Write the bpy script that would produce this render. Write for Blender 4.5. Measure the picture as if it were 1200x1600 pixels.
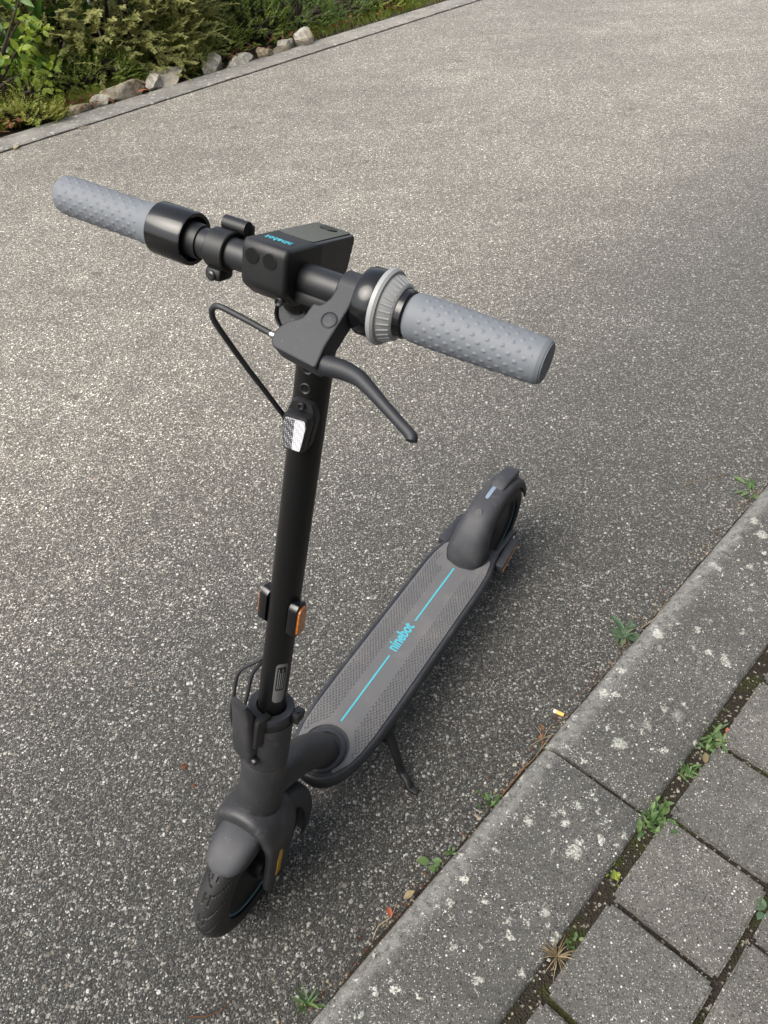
import bpy, bmesh, math, random
import numpy as np
from mathutils import Matrix, Vector, Quaternion, noise
R = math.radians
rng = random.Random(7)
for o in list(bpy.data.objects): bpy.data.objects.remove(o)
sc = bpy.context.scene
col = sc.collection

# ------------------------------------------------------------------ camera, sky, sun, exposure
cam = bpy.data.cameras.new('camera'); co = bpy.data.objects.new('camera', cam); col.objects.link(co)
cam.sensor_fit = 'HORIZONTAL'; cam.sensor_width = 36; cam.lens = 1241.9 / 1200 * 36
cam.clip_start = .05; cam.clip_end = 600
co.matrix_world = Matrix.Translation((0, 0, 1.432)) @ Matrix.Rotation(R(90 - 43.7314), 4, 'X') @ Matrix.Rotation(R(-3.0659), 4, 'Z')
sc.camera = co
SUN_AZ, SUN_EL = 214, 54          # azimuth measured from +x towards +y
w = bpy.data.worlds.new('World'); sc.world = w; w.use_nodes = True
nt = w.node_tree; nt.nodes.clear()
sky = nt.nodes.new('ShaderNodeTexSky'); sky.sky_type = 'NISHITA'; sky.sun_disc = False
sky.sun_elevation = R(SUN_EL); sky.sun_rotation = R(90 - SUN_AZ); sky.dust_density = 4; sky.air_density = 1.0; sky.ozone_density = 1.0
hs = nt.nodes.new('ShaderNodeHueSaturation'); hs.inputs['Saturation'].default_value = .48
bg = nt.nodes.new('ShaderNodeBackground'); bg.inputs['Strength'].default_value = .13
wo = nt.nodes.new('ShaderNodeOutputWorld')
nt.links.new(sky.outputs[0], hs.inputs['Color']); nt.links.new(hs.outputs[0], bg.inputs[0]); nt.links.new(bg.outputs[0], wo.inputs[0])
sl = bpy.data.lights.new('sun', 'SUN'); sl.energy = 1.5; sl.angle = R(46); sl.color = (1, .945, .83)
so = bpy.data.objects.new('sun', sl); col.objects.link(so)
sd = Vector((math.cos(R(SUN_AZ)) * math.cos(R(SUN_EL)), math.sin(R(SUN_AZ)) * math.cos(R(SUN_EL)), math.sin(R(SUN_EL))))
so.rotation_euler = sd.to_track_quat('Z', 'Y').to_euler(); so.location = sd * 20
sc.view_settings.view_transform = 'Standard'; sc.view_settings.look = 'None'
sc.view_settings.exposure = 1.08; sc.view_settings.gamma = 1; sc.view_settings.use_curve_mapping = False
sc.render.engine = 'CYCLES'

# ------------------------------------------------------------------ frames
KA = R(44.9764); KD = Vector((math.cos(KA), math.sin(KA), 0)); KN = Vector((math.sin(KA), -math.cos(KA), 0))
def K(a, b, z=0.): return KD * a + KN * (-.3578 + b) + Vector((0, 0, z))      # a along the kerb, b across it (pavement > 0)
KM = Matrix((( KD.x, KN.x, 0, KN.x * -.3578), (KD.y, KN.y, 0, KN.y * -.3578), (0, 0, 1, 0), (0, 0, 0, 1)))
BM = Matrix.Translation((.2272, 1.2873, 0)) @ Matrix.Rotation(R(-124.0829), 4, 'Z') @ Matrix.Rotation(R(-5.3613), 4, 'X')   # scooter body frame
RHO, STE, AX = R(13.8489), R(3.2073), .0074
S0 = Matrix.Rotation(-RHO, 4, 'Y'); SM = S0 @ Matrix.Rotation(STE, 4, 'Z')
SM = Matrix.Translation(Vector((.8707, 0, .1308)) - S0 @ Vector((AX, 0, 0))) @ SM                                  # steering frame in the body frame

# ------------------------------------------------------------------ materials
MATS = {}
def newmat(name):
    m = bpy.data.materials.new(name); m.use_nodes = True; t = m.node_tree
    b = t.nodes['Principled BSDF']; MATS[name] = m
    return m, t, b
class NT:
    def __init__(s, t): s.t = t
    def n(s, typ, **kw):
        x = s.t.nodes.new(typ)
        for k, v in kw.items():
            if k in ('i',):
                for kk, vv in v.items(): s.put(x, kk, vv)
            else: setattr(x, k, v)
        return x
    def put(s, x, k, v):
        if isinstance(v, bpy.types.NodeSocket): s.t.links.new(v, x.inputs[k])
        else: x.inputs[k].default_value = v
    def math(s, op, a, b=None, clamp=False):
        x = s.n('ShaderNodeMath', operation=op, use_clamp=clamp); s.put(x, 0, a)
        if b is not None: s.put(x, 1, b)
        return x.outputs[0]
    def mix(s, f, a, b, mode='MIX'):
        x = s.n('ShaderNodeMix', data_type='RGBA', blend_type=mode); s.put(x, 0, f); s.put(x, 6, a); s.put(x, 7, b); return x.outputs[2]
    def ramp(s, f, stops, interp='LINEAR'):
        x = s.n('ShaderNodeValToRGB'); s.put(x, 0, f); r = x.color_ramp; r.interpolation = interp
        while len(r.elements) < len(stops): r.elements.new(.5)
        for e, (p, c) in zip(r.elements, stops):
            e.position = p; e.color = (c, c, c, 1) if isinstance(c, (int, float)) else tuple(c) + (1,)
        return x.outputs[0]
    def rng(s, v, a, b, c=0., d=1., smooth=True):
        x = s.n('ShaderNodeMapRange', interpolation_type='SMOOTHSTEP' if smooth else 'LINEAR'); s.put(x, 0, v)
        for i, q in enumerate((a, b, c, d)): s.put(x, i + 1, q)
        return x.outputs[0]
    def noise(s, vec, scale, detail=3, rough=.55, dist=0., out=0):
        x = s.n('ShaderNodeTexNoise'); s.put(x, 'Vector', vec); s.put(x, 'Scale', scale); s.put(x, 'Detail', detail); s.put(x, 'Roughness', rough); s.put(x, 'Distortion', dist); return x.outputs[out]
    def voro(s, vec, scale, feat='F1', dims='3D', rnd=1.):
        x = s.n('ShaderNodeTexVoronoi', feature=feat, voronoi_dimensions=dims); s.put(x, 'Vector', vec); s.put(x, 'Scale', scale); s.put(x, 'Randomness', rnd); return x
    def bump(s, h, strength, dist, nrm=None):
        x = s.n('ShaderNodeBump'); s.put(x, 'Height', h); s.put(x, 'Strength', strength); s.put(x, 'Distance', dist)
        if nrm: s.put(x, 'Normal', nrm)
        return x.outputs[0]
    def pos(s): return s.n('ShaderNodeNewGeometry').outputs['Position']
    def obj(s): return s.n('ShaderNodeTexCoord').outputs['Object']
    def rand(s): return s.n('ShaderNodeObjectInfo').outputs['Random']
def c3(v, a=1.): return (v[0], v[1], v[2], a)

def plastic(name, colr, rough=.45, grain=.15, gscale=900, metal=0., dust=.0, coat=0., spec=.5):
    m, t, b = newmat(name); q = NT(t); p = q.obj()
    n1 = q.noise(p, 14, 4); n2 = q.noise(p, gscale, 2)
    dm = q.rng(n1, .45, .75)
    cc = q.mix(q.math('MULTIPLY', dm, dust), c3(colr), (.22, .2, .175, 1))
    if dust > .03:
        vd = q.voro(p, 190); sd_ = q.n('ShaderNodeSeparateColor'); q.put(sd_, 0, vd.outputs['Color'])
        cc = q.mix(q.math('MULTIPLY', q.math('MULTIPLY', q.rng(vd.outputs['Distance'], .16, .08), q.rng(sd_.outputs[0], .86, .88)), min(1., dust * 4)), cc, (.34, .32, .29, 1))
        n4 = q.noise(p, 55, 5, .7, 1.5); cc = q.mix(q.math('MULTIPLY', q.rng(n4, .56, .72), dust * 1.2), cc, (.24, .22, .195, 1))
    q.put(b, 'Base Color', cc); q.put(b, 'Roughness', q.math('ADD', q.math('MULTIPLY', n1, .18), rough - .09)); q.put(b, 'Metallic', metal)
    q.put(b, 'Specular IOR Level', spec)
    if coat: q.put(b, 'Coat Weight', coat); q.put(b, 'Coat Roughness', .12)
    if grain: q.put(b, 'Normal', q.bump(n2, grain, .0004))
    return m
plastic('body_paint', (0.0215, 0.0222, 0.0259), .48, .25, 1400, dust=.10)
plastic('stem_paint', (0.0036, 0.0036, 0.0040), .36, .12, 1600, dust=.0, spec=.35)
plastic('dark_steel', (.06, .06, .062), .35, 0, metal=.8)
plastic('black_plastic', (0.0071, 0.0075, 0.0086), .48, .2, 1200, dust=.03)
plastic('gloss_black', (0.0056, 0.0060, 0.0070), .17, 0)
plastic('bar_paint', (0.0120, 0.0128, 0.0150), .42, .15, 1500, dust=.02)
plastic('bracket_paint', (0.0151, 0.0173, 0.0223), .55, .25, 1600, dust=.04)
plastic('fender_plastic', (0.0312, 0.0328, 0.0392), .58, .3, 1300, dust=.14)
plastic('grip_rubber', (.140, .153, .172), .6, .1, 1500, dust=.06)
plastic('mat_rubber', (0.1050, 0.1050, 0.1099), .68, .3, 800, dust=.22)
plastic('deck_rim', (0.0234, 0.0257, 0.0312), .5, .25, 900, dust=.1)
plastic('silver_plastic', (0.2890, 0.2932, 0.2975), .45, .1, 1000, metal=.08)
plastic('tyre_rubber', (0.0100, 0.0102, 0.0112), .6, .3, 900, dust=.07)
plastic('rim_black', (.009, .0095, .011), .45, .1)
plastic('teal_paint', (.09, .21, .28), .4, 0)
plastic('cyan_print', (0.0638, 0.3655, 0.4505), .6, .1, 900, dust=.14)
plastic('screen_gloss', (0.0480, 0.0480, 0.0440), .22, 0, coat=.5)
plastic('cable_rubber', (0.0210, 0.0224, 0.0245), .5, .1)
plastic('steel', (.5, .5, .5), .3, 0, metal=1.)
plastic('sticker_grey', (.13, .13, .135), .4, 0)
plastic('print_grey', (.26, .27, .28), .5, 0)
plastic('yellow_reflector', (.62, .33, .012), .3, .1, 700)
plastic('silver_sticker', (.20, .25, .33), .35, 0)
plastic('filter_paper', (.78, .45, .13), .8, .1)
plastic('white_paper', (.75, .74, .7), .8, .1)
def lens(name, c1, c2, scale=420, rough=.12, bstr=.9):
    m, t, b = newmat(name); q = NT(t); p = q.obj(); v = q.voro(p, scale, rnd=.15)
    q.put(b, 'Base Color', q.mix(q.rng(v.outputs['Distance'], .1, .6), c3(c1), c3(c2))); q.put(b, 'Roughness', rough)
    q.put(b, 'Coat Weight', .8); q.put(b, 'Coat Roughness', .05)
    q.put(b, 'Normal', q.bump(v.outputs['Distance'], bstr, .0015)); return m
lens('bright_lens', (.95, .95, .97), (.55, .55, .6), 520, .1, .5)
lens('amber_lens', (.85, .30, .02), (.45, .12, .006))
m = lens('clear_lens', (.85, .86, .9), (.22, .22, .24), 380)
m, t, b = newmat('clear_lens'); q = NT(t); p = q.obj(); v = q.voro(p, 520, rnd=.1); n = q.noise(p, 130, 2)
q.put(b, 'Base Color', q.mix(q.rng(v.outputs['Distance'], .15, .5), (.5, .5, .53, 1), (.10, .10, .11, 1))); q.put(b, 'Metallic', .3); q.put(b, 'Roughness', .14)
q.put(b, 'Normal', q.bump(v.outputs['Distance'], .8, .002)); q.put(b, 'Coat Weight', .6)
m, t, b = newmat('headlight_glass'); q = NT(t)
b.inputs['Base Color'].default_value = (.55, .56, .58, 1); b.inputs['Roughness'].default_value = .05
b.inputs['Transmission Weight'].default_value = .85; b.inputs['IOR'].default_value = 1.45

# asphalt: chips of many colours in a dark binder, with lane wear and soft kerbside shade painted in
def asphalt():
    m, t, b = newmat('asphalt'); q = NT(t); p = q.pos()
    sep = q.n('ShaderNodeSeparateXYZ'); q.put(sep, 0, p)
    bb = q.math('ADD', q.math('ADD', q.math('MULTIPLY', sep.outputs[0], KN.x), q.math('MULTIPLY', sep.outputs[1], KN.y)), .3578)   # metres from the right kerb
    wob = q.noise(p, 160, 2, out=1)
    pv = q.n('ShaderNodeVectorMath', operation='MULTIPLY_ADD'); q.put(pv, 0, wob); q.put(pv, 1, (.006, .006, .006)); q.put(pv, 2, p); pd = pv.outputs[0]
    big = q.noise(p, 1.1, 4, .6); mid = q.noise(p, 6, 4, .6); fine = q.noise(p, 520, 3, .7)
    wear_shade = q.rng(q.math('ADD', bb, q.math('MULTIPLY', q.math('SUBTRACT', big, .5), .7)), -.34, -1.75)      # 0 in gutter dirt and painted shade, 1 on the bright rubbed lane
    binder = q.mix(fine, q.mix(wear_shade, (.012, .0118, .011, 1), (.034, .0315, .028, 1)), q.mix(wear_shade, (.05, .0485, .045, 1), (.125, .116, .105, 1)))
    stones = [(0, (.016, .016, .016)), (.30, (.045, .0445, .043)), (.50, (.10, .098, .094)), (.63, (.20, .196, .186)), (.73, (.36, .35, .325)), (.82, (.26, .228, .18)), (.85, (.50, .485, .445)), (.91, (.68, .67, .64)), (.96, (.30, .22, .175)), (.968, (.85, .845, .82))]
    def layer(scale, k, lo, hi, off):
        ad = q.n('ShaderNodeVectorMath', operation='ADD'); q.put(ad, 0, pd); q.put(ad, 1, (off, off * .7, 0))
        v = q.voro(ad.outputs[0], scale, dims='2D'); s = q.n('ShaderNodeSeparateColor'); q.put(s, 0, v.outputs['Color'])
        cc = q.ramp(s.outputs[0], [(min(a * k, 1), c) for a, c in stones], 'CONSTANT')
        rad = q.math('ADD', q.math('MULTIPLY', s.outputs[1], hi - lo), lo)
        d = v.outputs['Distance']; msk = q.rng(q.math('SUBTRACT', d, rad), .05, -.05)
        keep = q.rng(s.outputs[2], .12, .13)
        msk = q.math('MULTIPLY', msk, keep)
        dome = q.math('MULTIPLY', msk, q.math('SUBTRACT', 1., d))
        return cc, msk, dome
    c1, m1, h1 = layer(112, 1., .25, .46, 0)
    c2, m2, h2 = layer(235, 1., .25, .5, 3.1)
    c0, m0, h0 = layer(470, 1.0, .3, .55, 7.7)
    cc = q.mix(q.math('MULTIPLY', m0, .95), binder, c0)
    tint = q.mix(wear_shade, (.40, .40, .395, 1), (1.60, 1.525, 1.40, 1)); tint2 = q.mix(wear_shade, (.64, .64, .63, 1), (1.58, 1.51, 1.40, 1))  # kerbside shade and lane brightness go into the binder and chip colours
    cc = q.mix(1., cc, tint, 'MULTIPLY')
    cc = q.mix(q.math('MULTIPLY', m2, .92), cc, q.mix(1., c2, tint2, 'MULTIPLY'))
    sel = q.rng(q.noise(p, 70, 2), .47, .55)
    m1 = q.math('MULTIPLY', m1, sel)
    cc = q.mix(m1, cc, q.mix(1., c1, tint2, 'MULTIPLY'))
    cc = q.mix(1., cc, q.ramp(mid, [(.25, .78), (.75, 1.18)]), 'MULTIPLY')
    cc = q.mix(1., cc, q.ramp(big, [(.3, .80), (.7, 1.13)]), 'MULTIPLY')
    st = q.n('ShaderNodeVectorMath', operation='ADD'); mp = q.n('ShaderNodeMapping'); q.put(mp, 'Vector', p); q.put(mp, 'Rotation', (0, 0, -KA)); q.put(mp, 'Scale', (.35, 2.6, 1)); cc = q.mix(1., cc, q.ramp(q.noise(mp.outputs[0], 1.6, 4, .6), [(.3, .86), (.7, 1.1)]), 'MULTIPLY')
    # old oil drips and gum: small dark marks with soft edges
    vs = q.voro(pd, 1.7, dims='2D'); ss = q.n('ShaderNodeSeparateColor'); q.put(ss, 0, vs.outputs['Color'])
    sp = q.math('MULTIPLY', q.rng(q.math('ADD', vs.outputs['Distance'], q.math('MULTIPLY', q.math('SUBTRACT', q.noise(p, 40, 3), .5), .10)), .055, .012), q.rng(ss.outputs[1], .4, .45))
    cc = q.mix(q.math('MULTIPLY', sp, .62), cc, (.02, .019, .018, 1))
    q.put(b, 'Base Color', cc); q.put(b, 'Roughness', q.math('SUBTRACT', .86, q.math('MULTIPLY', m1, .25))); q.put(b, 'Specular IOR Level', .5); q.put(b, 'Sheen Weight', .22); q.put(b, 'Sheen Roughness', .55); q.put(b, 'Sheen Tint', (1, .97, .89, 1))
    hh = q.math('ADD', q.math('ADD', q.math('MULTIPLY', q.math('MULTIPLY', h1, sel), 1.), q.math('MULTIPLY', h2, .6)), q.math('ADD', q.math('MULTIPLY', h0, .3), q.math('MULTIPLY', fine, .3)))
    q.put(b, 'Normal', q.bump(hh, .85, .0035))
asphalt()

def c_s(v, k): return (v * k, v * k * .985, v * k * .95)
def concrete(name, base, speck=.5, lichen=0., dark=.0, arris=0.):
    m, t, b = newmat(name); q = NT(t); p = q.pos(); r = q.rand()
    n1 = q.noise(p, 5, 5, .6); n2 = q.noise(p, 60, 4, .65); n3 = q.noise(p, 700, 2, .7)
    cc = q.mix(n3, c3([x * .52 for x in base]), c3([x * 1.42 for x in base]))
    v = q.voro(p, 470); s = q.n('ShaderNodeSeparateColor'); q.put(s, 0, v.outputs['Color'])
    bs = base[0] / .2
    g = q.ramp(s.outputs[0], [(0, (.03, .03, .031)), (.25, c_s(.075, bs)), (.5, c_s(.14, bs)), (.72, c_s(.24, bs)), (.88, (.42, .41, .39)), (.97, (.72, .71, .69))], 'CONSTANT')
    cc = q.mix(q.math('MULTIPLY', q.rng(v.outputs['Distance'], .52, .36), speck), cc, g)
    cc = q.mix(1., cc, q.ramp(n1, [(.25, .74), (.75, 1.2)]), 'MULTIPLY')
    cc = q.mix(1., cc, q.ramp(n2, [(.25, .84), (.75, 1.14)]), 'MULTIPLY')
    cc = q.mix(1., cc, q.ramp(r, [(0, (.9, .9, .9)), (1, (1.09, 1.07, 1.04))]), 'MULTIPLY')
    vm = q.voro(p, 210); sm_ = q.n('ShaderNodeSeparateColor'); q.put(sm_, 0, vm.outputs['Color'])
    cc = q.mix(q.math('MULTIPLY', q.math('MULTIPLY', q.rng(vm.outputs['Distance'], .46, .3), q.rng(sm_.outputs[1], .45, .46)), speck), cc, q.ramp(sm_.outputs[0], [(0, c_s(.06, bs)), (.35, c_s(.13, bs)), (.6, c_s(.22, bs)), (.8, c_s(.34, bs)), (.95, (.62, .61, .58))], 'CONSTANT'))
    if dark:   # grey-black algae film in broad patches
        cc = q.mix(q.math('MULTIPLY', q.rng(q.noise(p, 9, 5, .62), .40, .66), dark), cc, (.05, .051, .049, 1))
    h = q.math('ADD', q.math('MULTIPLY', v.outputs['Distance'], -.6), n2)
    if arris:   # cement skin rubbed pale along the rounded front edge
        sp_ = q.n('ShaderNodeSeparateXYZ'); q.put(sp_, 0, p)
        bb = q.math('ADD', q.math('ADD', q.math('MULTIPLY', sp_.outputs[0], KN.x), q.math('MULTIPLY', sp_.outputs[1], KN.y)), .3578)
        am = q.math('MULTIPLY', q.rng(q.math('ADD', bb, q.math('MULTIPLY', q.noise(p, 18, 4), .03)), .068, .03), q.rng(q.noise(p, 70, 4, .7), .3, .6))
        cc = q.mix(q.math('MULTIPLY', am, arris), cc, (.27, .267, .25, 1))
    if lichen:
        wv = q.n('ShaderNodeVectorMath', operation='MULTIPLY_ADD'); q.put(wv, 0, q.noise(p, 130, 3, out=1)); q.put(wv, 1, (.03, .03, .03)); q.put(wv, 2, p)
        for sca, thr, keep, off in ((15, .15, .62, 0.), (32, .2, .7, 5.), (75, .2, .84, 9.)):
            ad = q.n('ShaderNodeVectorMath', operation='ADD'); q.put(ad, 0, wv.outputs[0]); q.put(ad, 1, (off, off, 0))
            vl = q.voro(ad.outputs[0], sca, dims='2D'); sl_ = q.n('ShaderNodeSeparateColor'); q.put(sl_, 0, vl.outputs['Color'])
            rad = q.math('MULTIPLY', q.math('ADD', sl_.outputs[1], .25), thr)
            lm = q.math('MULTIPLY', q.rng(q.math('SUBTRACT', vl.outputs['Distance'], rad), .06, -.05), q.rng(sl_.outputs[0], keep, keep + .02))
            lm = q.math('MULTIPLY', lm, q.rng(q.noise(p, 260, 3, .7), .32, .6))
            cc = q.mix(q.math('MULTIPLY', lm, lichen), cc, q.mix(sl_.outputs[2], (.40, .41, .36, 1), (.62, .62, .57, 1)))
            h = q.math('ADD', h, q.math('MULTIPLY', lm, .5))
    q.put(b, 'Base Color', cc); q.put(b, 'Roughness', .9); q.put(b, 'Specular IOR Level', .3)
    q.put(b, 'Normal', q.bump(h, .55, .0022))
concrete('kerb_concrete', (.108, .107, .101), 1., lichen=.9, dark=.36, arris=.65)
concrete('paver_concrete', (.122, .119, .11), .85, lichen=.12, dark=.12)
concrete('old_kerb_concrete', (.27, .258, .235), .6, lichen=.85, dark=.3)
concrete('pale_stone', (.40, .385, .35), .25, lichen=.3, dark=.2)
concrete('grey_stone', (.25, .245, .235), .3, lichen=.4, dark=.35)
concrete('tan_stone', (.37, .31, .22), .25, lichen=.25, dark=.25)
concrete('slab_stone', (.22, .225, .23), .2, lichen=.3, dark=.2)
def rockmat(name, c1, c2, c3_):
    m, t, b = newmat(name); q = NT(t); p = q.pos(); n1 = q.noise(p, 26, 6, .68, .6); n2 = q.noise(p, 9, 4, .6); n3 = q.noise(p, 140, 4, .7)
    cc = q.mix(q.rng(n1, .36, .64), c3(c1), c3(c2)); cc = q.mix(q.rng(n2, .5, .68), cc, c3(c3_)); cc = q.mix(1., cc, q.ramp(n3, [(.3, .7), (.7, 1.25)]), 'MULTIPLY')
    q.put(b, 'Base Color', cc); q.put(b, 'Roughness', .92); q.put(b, 'Normal', q.bump(q.math('ADD', n1, q.math('MULTIPLY', n3, .5)), .9, .02))
def soil(name, c1, c2, moss=None, mscale=14, mthr=(.45, .6)):
    m, t, b = newmat(name); q = NT(t); p = q.pos(); n = q.noise(p, 90, 5, .7); n2 = q.noise(p, mscale, 4, .6)
    cc = q.mix(n, c3(c1), c3(c2))
    v = q.voro(p, 260); s = q.n('ShaderNodeSeparateColor'); q.put(s, 0, v.outputs['Color'])
    cc = q.mix(q.math('MULTIPLY', q.rng(s.outputs[0], .93, .94), .8), cc, (.3, .27, .22, 1))
    if moss: cc = q.mix(q.rng(n2, *mthr), cc, c3(moss))
    q.put(b, 'Base Color', cc); q.put(b, 'Roughness', .95); q.put(b, 'Specular IOR Level', .2)
    q.put(b, 'Normal', q.bump(q.math('ADD', n, v.outputs['Distance']), .9, .006))
rockmat('pale_rock', (.32, .295, .24), (.60, .565, .49), (.40, .33, .22))
rockmat('grey_rock', (.20, .19, .165), (.44, .41, .35), (.50, .45, .36))
rockmat('tan_rock', (.20, .155, .095), (.46, .39, .28), (.30, .28, .24))
soil('joint_soil', (.013, .011, .009), (.05, .042, .03), (.035, .04, .011), 22, (.52, .66))
soil('garden_soil', (.018, .014, .009), (.07, .05, .033), (.03, .045, .012), 6, (.5, .62))
soil('far_ground', (.04, .05, .02), (.1, .11, .05), (.05, .07, .02), 1)
soil('gutter_dirt', (.012, .010, .008), (.055, .043, .03))
def leafmat(name, c1, c2, tr=.35, rough=.42, vein=True):
    m, t, b = newmat(name); q = NT(t); p = q.pos(); r = q.rand()
    n = q.noise(p, 9, 3); n2 = q.noise(p, 70, 2)
    f = q.math('ADD', q.math('MULTIPLY', q.math('ADD', n, n2), .5), q.math('MULTIPLY', q.math('SUBTRACT', r, .5), .5), clamp=True)
    cc = q.mix(q.rng(f, .25, .8), c3(c1), c3(c2))
    q.put(b, 'Base Color', cc); q.put(b, 'Roughness', rough); q.put(b, 'Specular IOR Level', .4)
    tl = q.n('ShaderNodeBsdfTranslucent'); q.put(tl, 'Color', q.mix(1., cc, (1.5, 1.5, .7, 1), 'MULTIPLY'))
    ms = q.n('ShaderNodeMixShader'); q.put(ms, 0, tr); t.links.new(b.outputs[0], ms.inputs[1]); t.links.new(tl.outputs[0], ms.inputs[2])
    t.links.new(ms.outputs[0], t.nodes['Material Output'].inputs[0])
leafmat('leaf_bright', (.10, .19, .025), (.33, .41, .06), .4)
leafmat('leaf_laurel', (.05, .125, .022), (.13, .26, .045), .25, .3)
leafmat('leaf_dark', (.016, .042, .012), (.05, .10, .026), .2, .35)
leafmat('leaf_feather', (.115, .14, .04), (.40, .385, .135), .25, .6)
leafmat('leaf_yew', (.08, .12, .025), (.27, .29, .06), .25, .55)
leafmat('leaf_cover', (.09, .145, .025), (.31, .36, .06), .3, .5)
leafmat('leaf_weed', (.06, .12, .04), (.15, .23, .085), .3, .5)
leafmat('leaf_greygreen', (.07, .125, .075), (.15, .22, .13), .3, .55)
leafmat('leaf_dry', (.20, .15, .08), (.46, .38, .25), .3, .7)
leafmat('leaf_brown', (.09, .035, .015), (.24, .11, .05), .2, .7)
leafmat('leaf_red', (.32, .07, .03), (.42, .14, .07), .25, .55)
leafmat('leaf_yellow', (.45, .36, .05), (.55, .45, .08), .3, .5)
m, t, b = newmat('bark'); q = NT(t); p = q.pos(); n = q.noise(p, 50, 4)
q.put(b, 'Base Color', q.mix(n, (.02, .015, .011, 1), (.08, .062, .045, 1))); q.put(b, 'Roughness', .9); q.put(b, 'Normal', q.bump(n, .6, .01))
m, t, b = newmat('white_render'); q = NT(t); p = q.pos(); n = q.noise(p, 3, 5); n2 = q.noise(p, 220, 3)
q.put(b, 'Base Color', q.mix(n, (.66, .655, .64, 1), (.8, .795, .78, 1))); q.put(b, 'Roughness', .9); q.put(b, 'Normal', q.bump(n2, .4, .003))
m, t, b = newmat('window_glass'); b.inputs['Base Color'].default_value = (.03, .035, .04, 1); b.inputs['Roughness'].default_value = .06

# ------------------------------------------------------------------ mesh helpers
def tag(o, label=None, cat=None, group=None, kind=None):
    for k, v in (('label', label), ('category', cat), ('group', group), ('kind', kind)):
        if v: o[k] = v
    return o
def empty(name, mat=None):
    o = bpy.data.objects.new(name, None); o.empty_display_size = .1; col.objects.link(o)
    if mat is not None: o.matrix_world = mat
    return o
def link(name, me, parent=None):
    o = bpy.data.objects.new(name, me); col.objects.link(o)
    if parent: o.parent = parent
    return o
class G:
    """collects faces; build() links them as one mesh object"""
    def __init__(s): s.v = []; s.f = []
    def add(s, vs, fs):
        k = len(s.v); s.v.extend([Vector(v) for v in vs]); s.f.extend([tuple(i + k for i in f) for f in fs]); return s
    def bm(s, bm_, xf=None):
        bm_.verts.ensure_lookup_table(); bm_.verts.index_update()
        s.add([(xf @ v.co) if xf else v.co.copy() for v in bm_.verts], [[v.index for v in f.verts] for f in bm_.faces]); bm_.free(); return s
    def box(s, c, size, r=.002, seg=2, rot=None, taper=None):
        bm_ = bmesh.new(); bmesh.ops.create_cube(bm_, size=1)
        for v in bm_.verts:
            t_ = 1.
            if taper and v.co.z > 0: t_ = taper
            v.co = Vector((v.co.x * size[0] * t_, v.co.y * size[1] * t_, v.co.z * size[2]))
        if r: bmesh.ops.bevel(bm_, geom=bm_.edges[:], offset=r, segments=seg, affect='EDGES', profile=.5)
        x = Matrix.Translation(c)
        if rot is not None: x = x @ rot.to_4x4()
        return s.bm(bm_, x)
    def loft(s, rings, caps=(True, True), closed=False):
        n = len(rings[0]); vs = [p for r in rings for p in r]; fs = []
        m = len(rings)
        for i in range(m if closed else m - 1):
            j = (i + 1) % m
            for k in range(n): fs.append((i * n + k, i * n + (k + 1) % n, j * n + (k + 1) % n, j * n + k))
        if not closed:
            if caps[0]: fs.append(tuple(range(n))[::-1])
            if caps[1]: fs.append(tuple((m - 1) * n + k for k in range(n)))
        return s.add(vs, fs)
    def lathe(s, prof, o=(0, 0, 0), ax='Z', n=40, caps=(True, True), rx=1., ry=1.):
        o = Vector(o); rings = []
        for h, r in prof:
            ring = []
            for k in range(n):
                a = 2 * math.pi * k / n; u, v = r * math.cos(a) * rx, r * math.sin(a) * ry
                ring.append(o + (Vector((u, v, h)) if ax == 'Z' else Vector((v, h, u)) if ax == 'Y' else Vector((h, u, v))))
            rings.append(ring)
        return s.loft(rings, caps)
    def tube(s, pts, r, n=12, caps=(True, True), sub=0, flat=1.):
        pts = [Vector(p) for p in pts]
        rr = list(r) if hasattr(r, '__len__') else [r] * len(pts)
        if sub: pts, rr = smooth_path(pts, rr, sub)
        rings = []; ref = None
        for i, p in enumerate(pts):
            t_ = (pts[min(i + 1, len(pts) - 1)] - pts[max(i - 1, 0)]).normalized()
            if ref is None: ref = Vector((0, 0, 1)) if abs(t_.z) < .9 else Vector((0, 1, 0))
            u = (ref - t_ * ref.dot(t_)).normalized(); v = t_.cross(u); ref = u
            rings.append([p + (u * math.cos(2 * math.pi * k / n) * flat + v * math.sin(2 * math.pi * k / n)) * rr[i] for k in range(n)])
        return s.loft(rings, caps)
    def prism(s, poly, z0, z1, bev=0., seg=2, xf=None):
        bm_ = bmesh.new(); vs = [bm_.verts.new((p[0], p[1], z1)) for p in poly]; f = bm_.faces.new(vs)
        f.normal_update()
        ret = bmesh.ops.extrude_face_region(bm_, geom=[f]); nv = [e for e in ret['geom'] if isinstance(e, bmesh.types.BMVert)]
        for v in nv: v.co.z = z0
        bmesh.ops.recalc_face_normals(bm_, faces=bm_.faces[:])
        if bev:
            ed = [e for e in bm_.edges if abs(e.verts[0].co.z - e.verts[1].co.z) < 1e-6 and abs(e.verts[0].co.z - z1) < 1e-6]
            bmesh.ops.bevel(bm_, geom=ed, offset=bev, segments=seg, affect='EDGES', profile=.5)
        return s.bm(bm_, xf)
    def mesh(s, name, mat, xf=None, ang=38, recalc=True):
        me = bpy.data.meshes.new(name)
        me.from_pydata([tuple(xf @ v) if xf else tuple(v) for v in s.v], [], s.f)
        if recalc:
            bm_ = bmesh.new(); bm_.from_mesh(me); bmesh.ops.recalc_face_normals(bm_, faces=bm_.faces[:]); bm_.to_mesh(me); bm_.free()
        if ang:
            me.shade_smooth(); me.set_sharp_from_angle(angle=R(ang))
            for p_ in me.polygons:
                if p_.loop_total > 8: p_.use_smooth = False
        me.materials.append(MATS[mat]); return me
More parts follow.
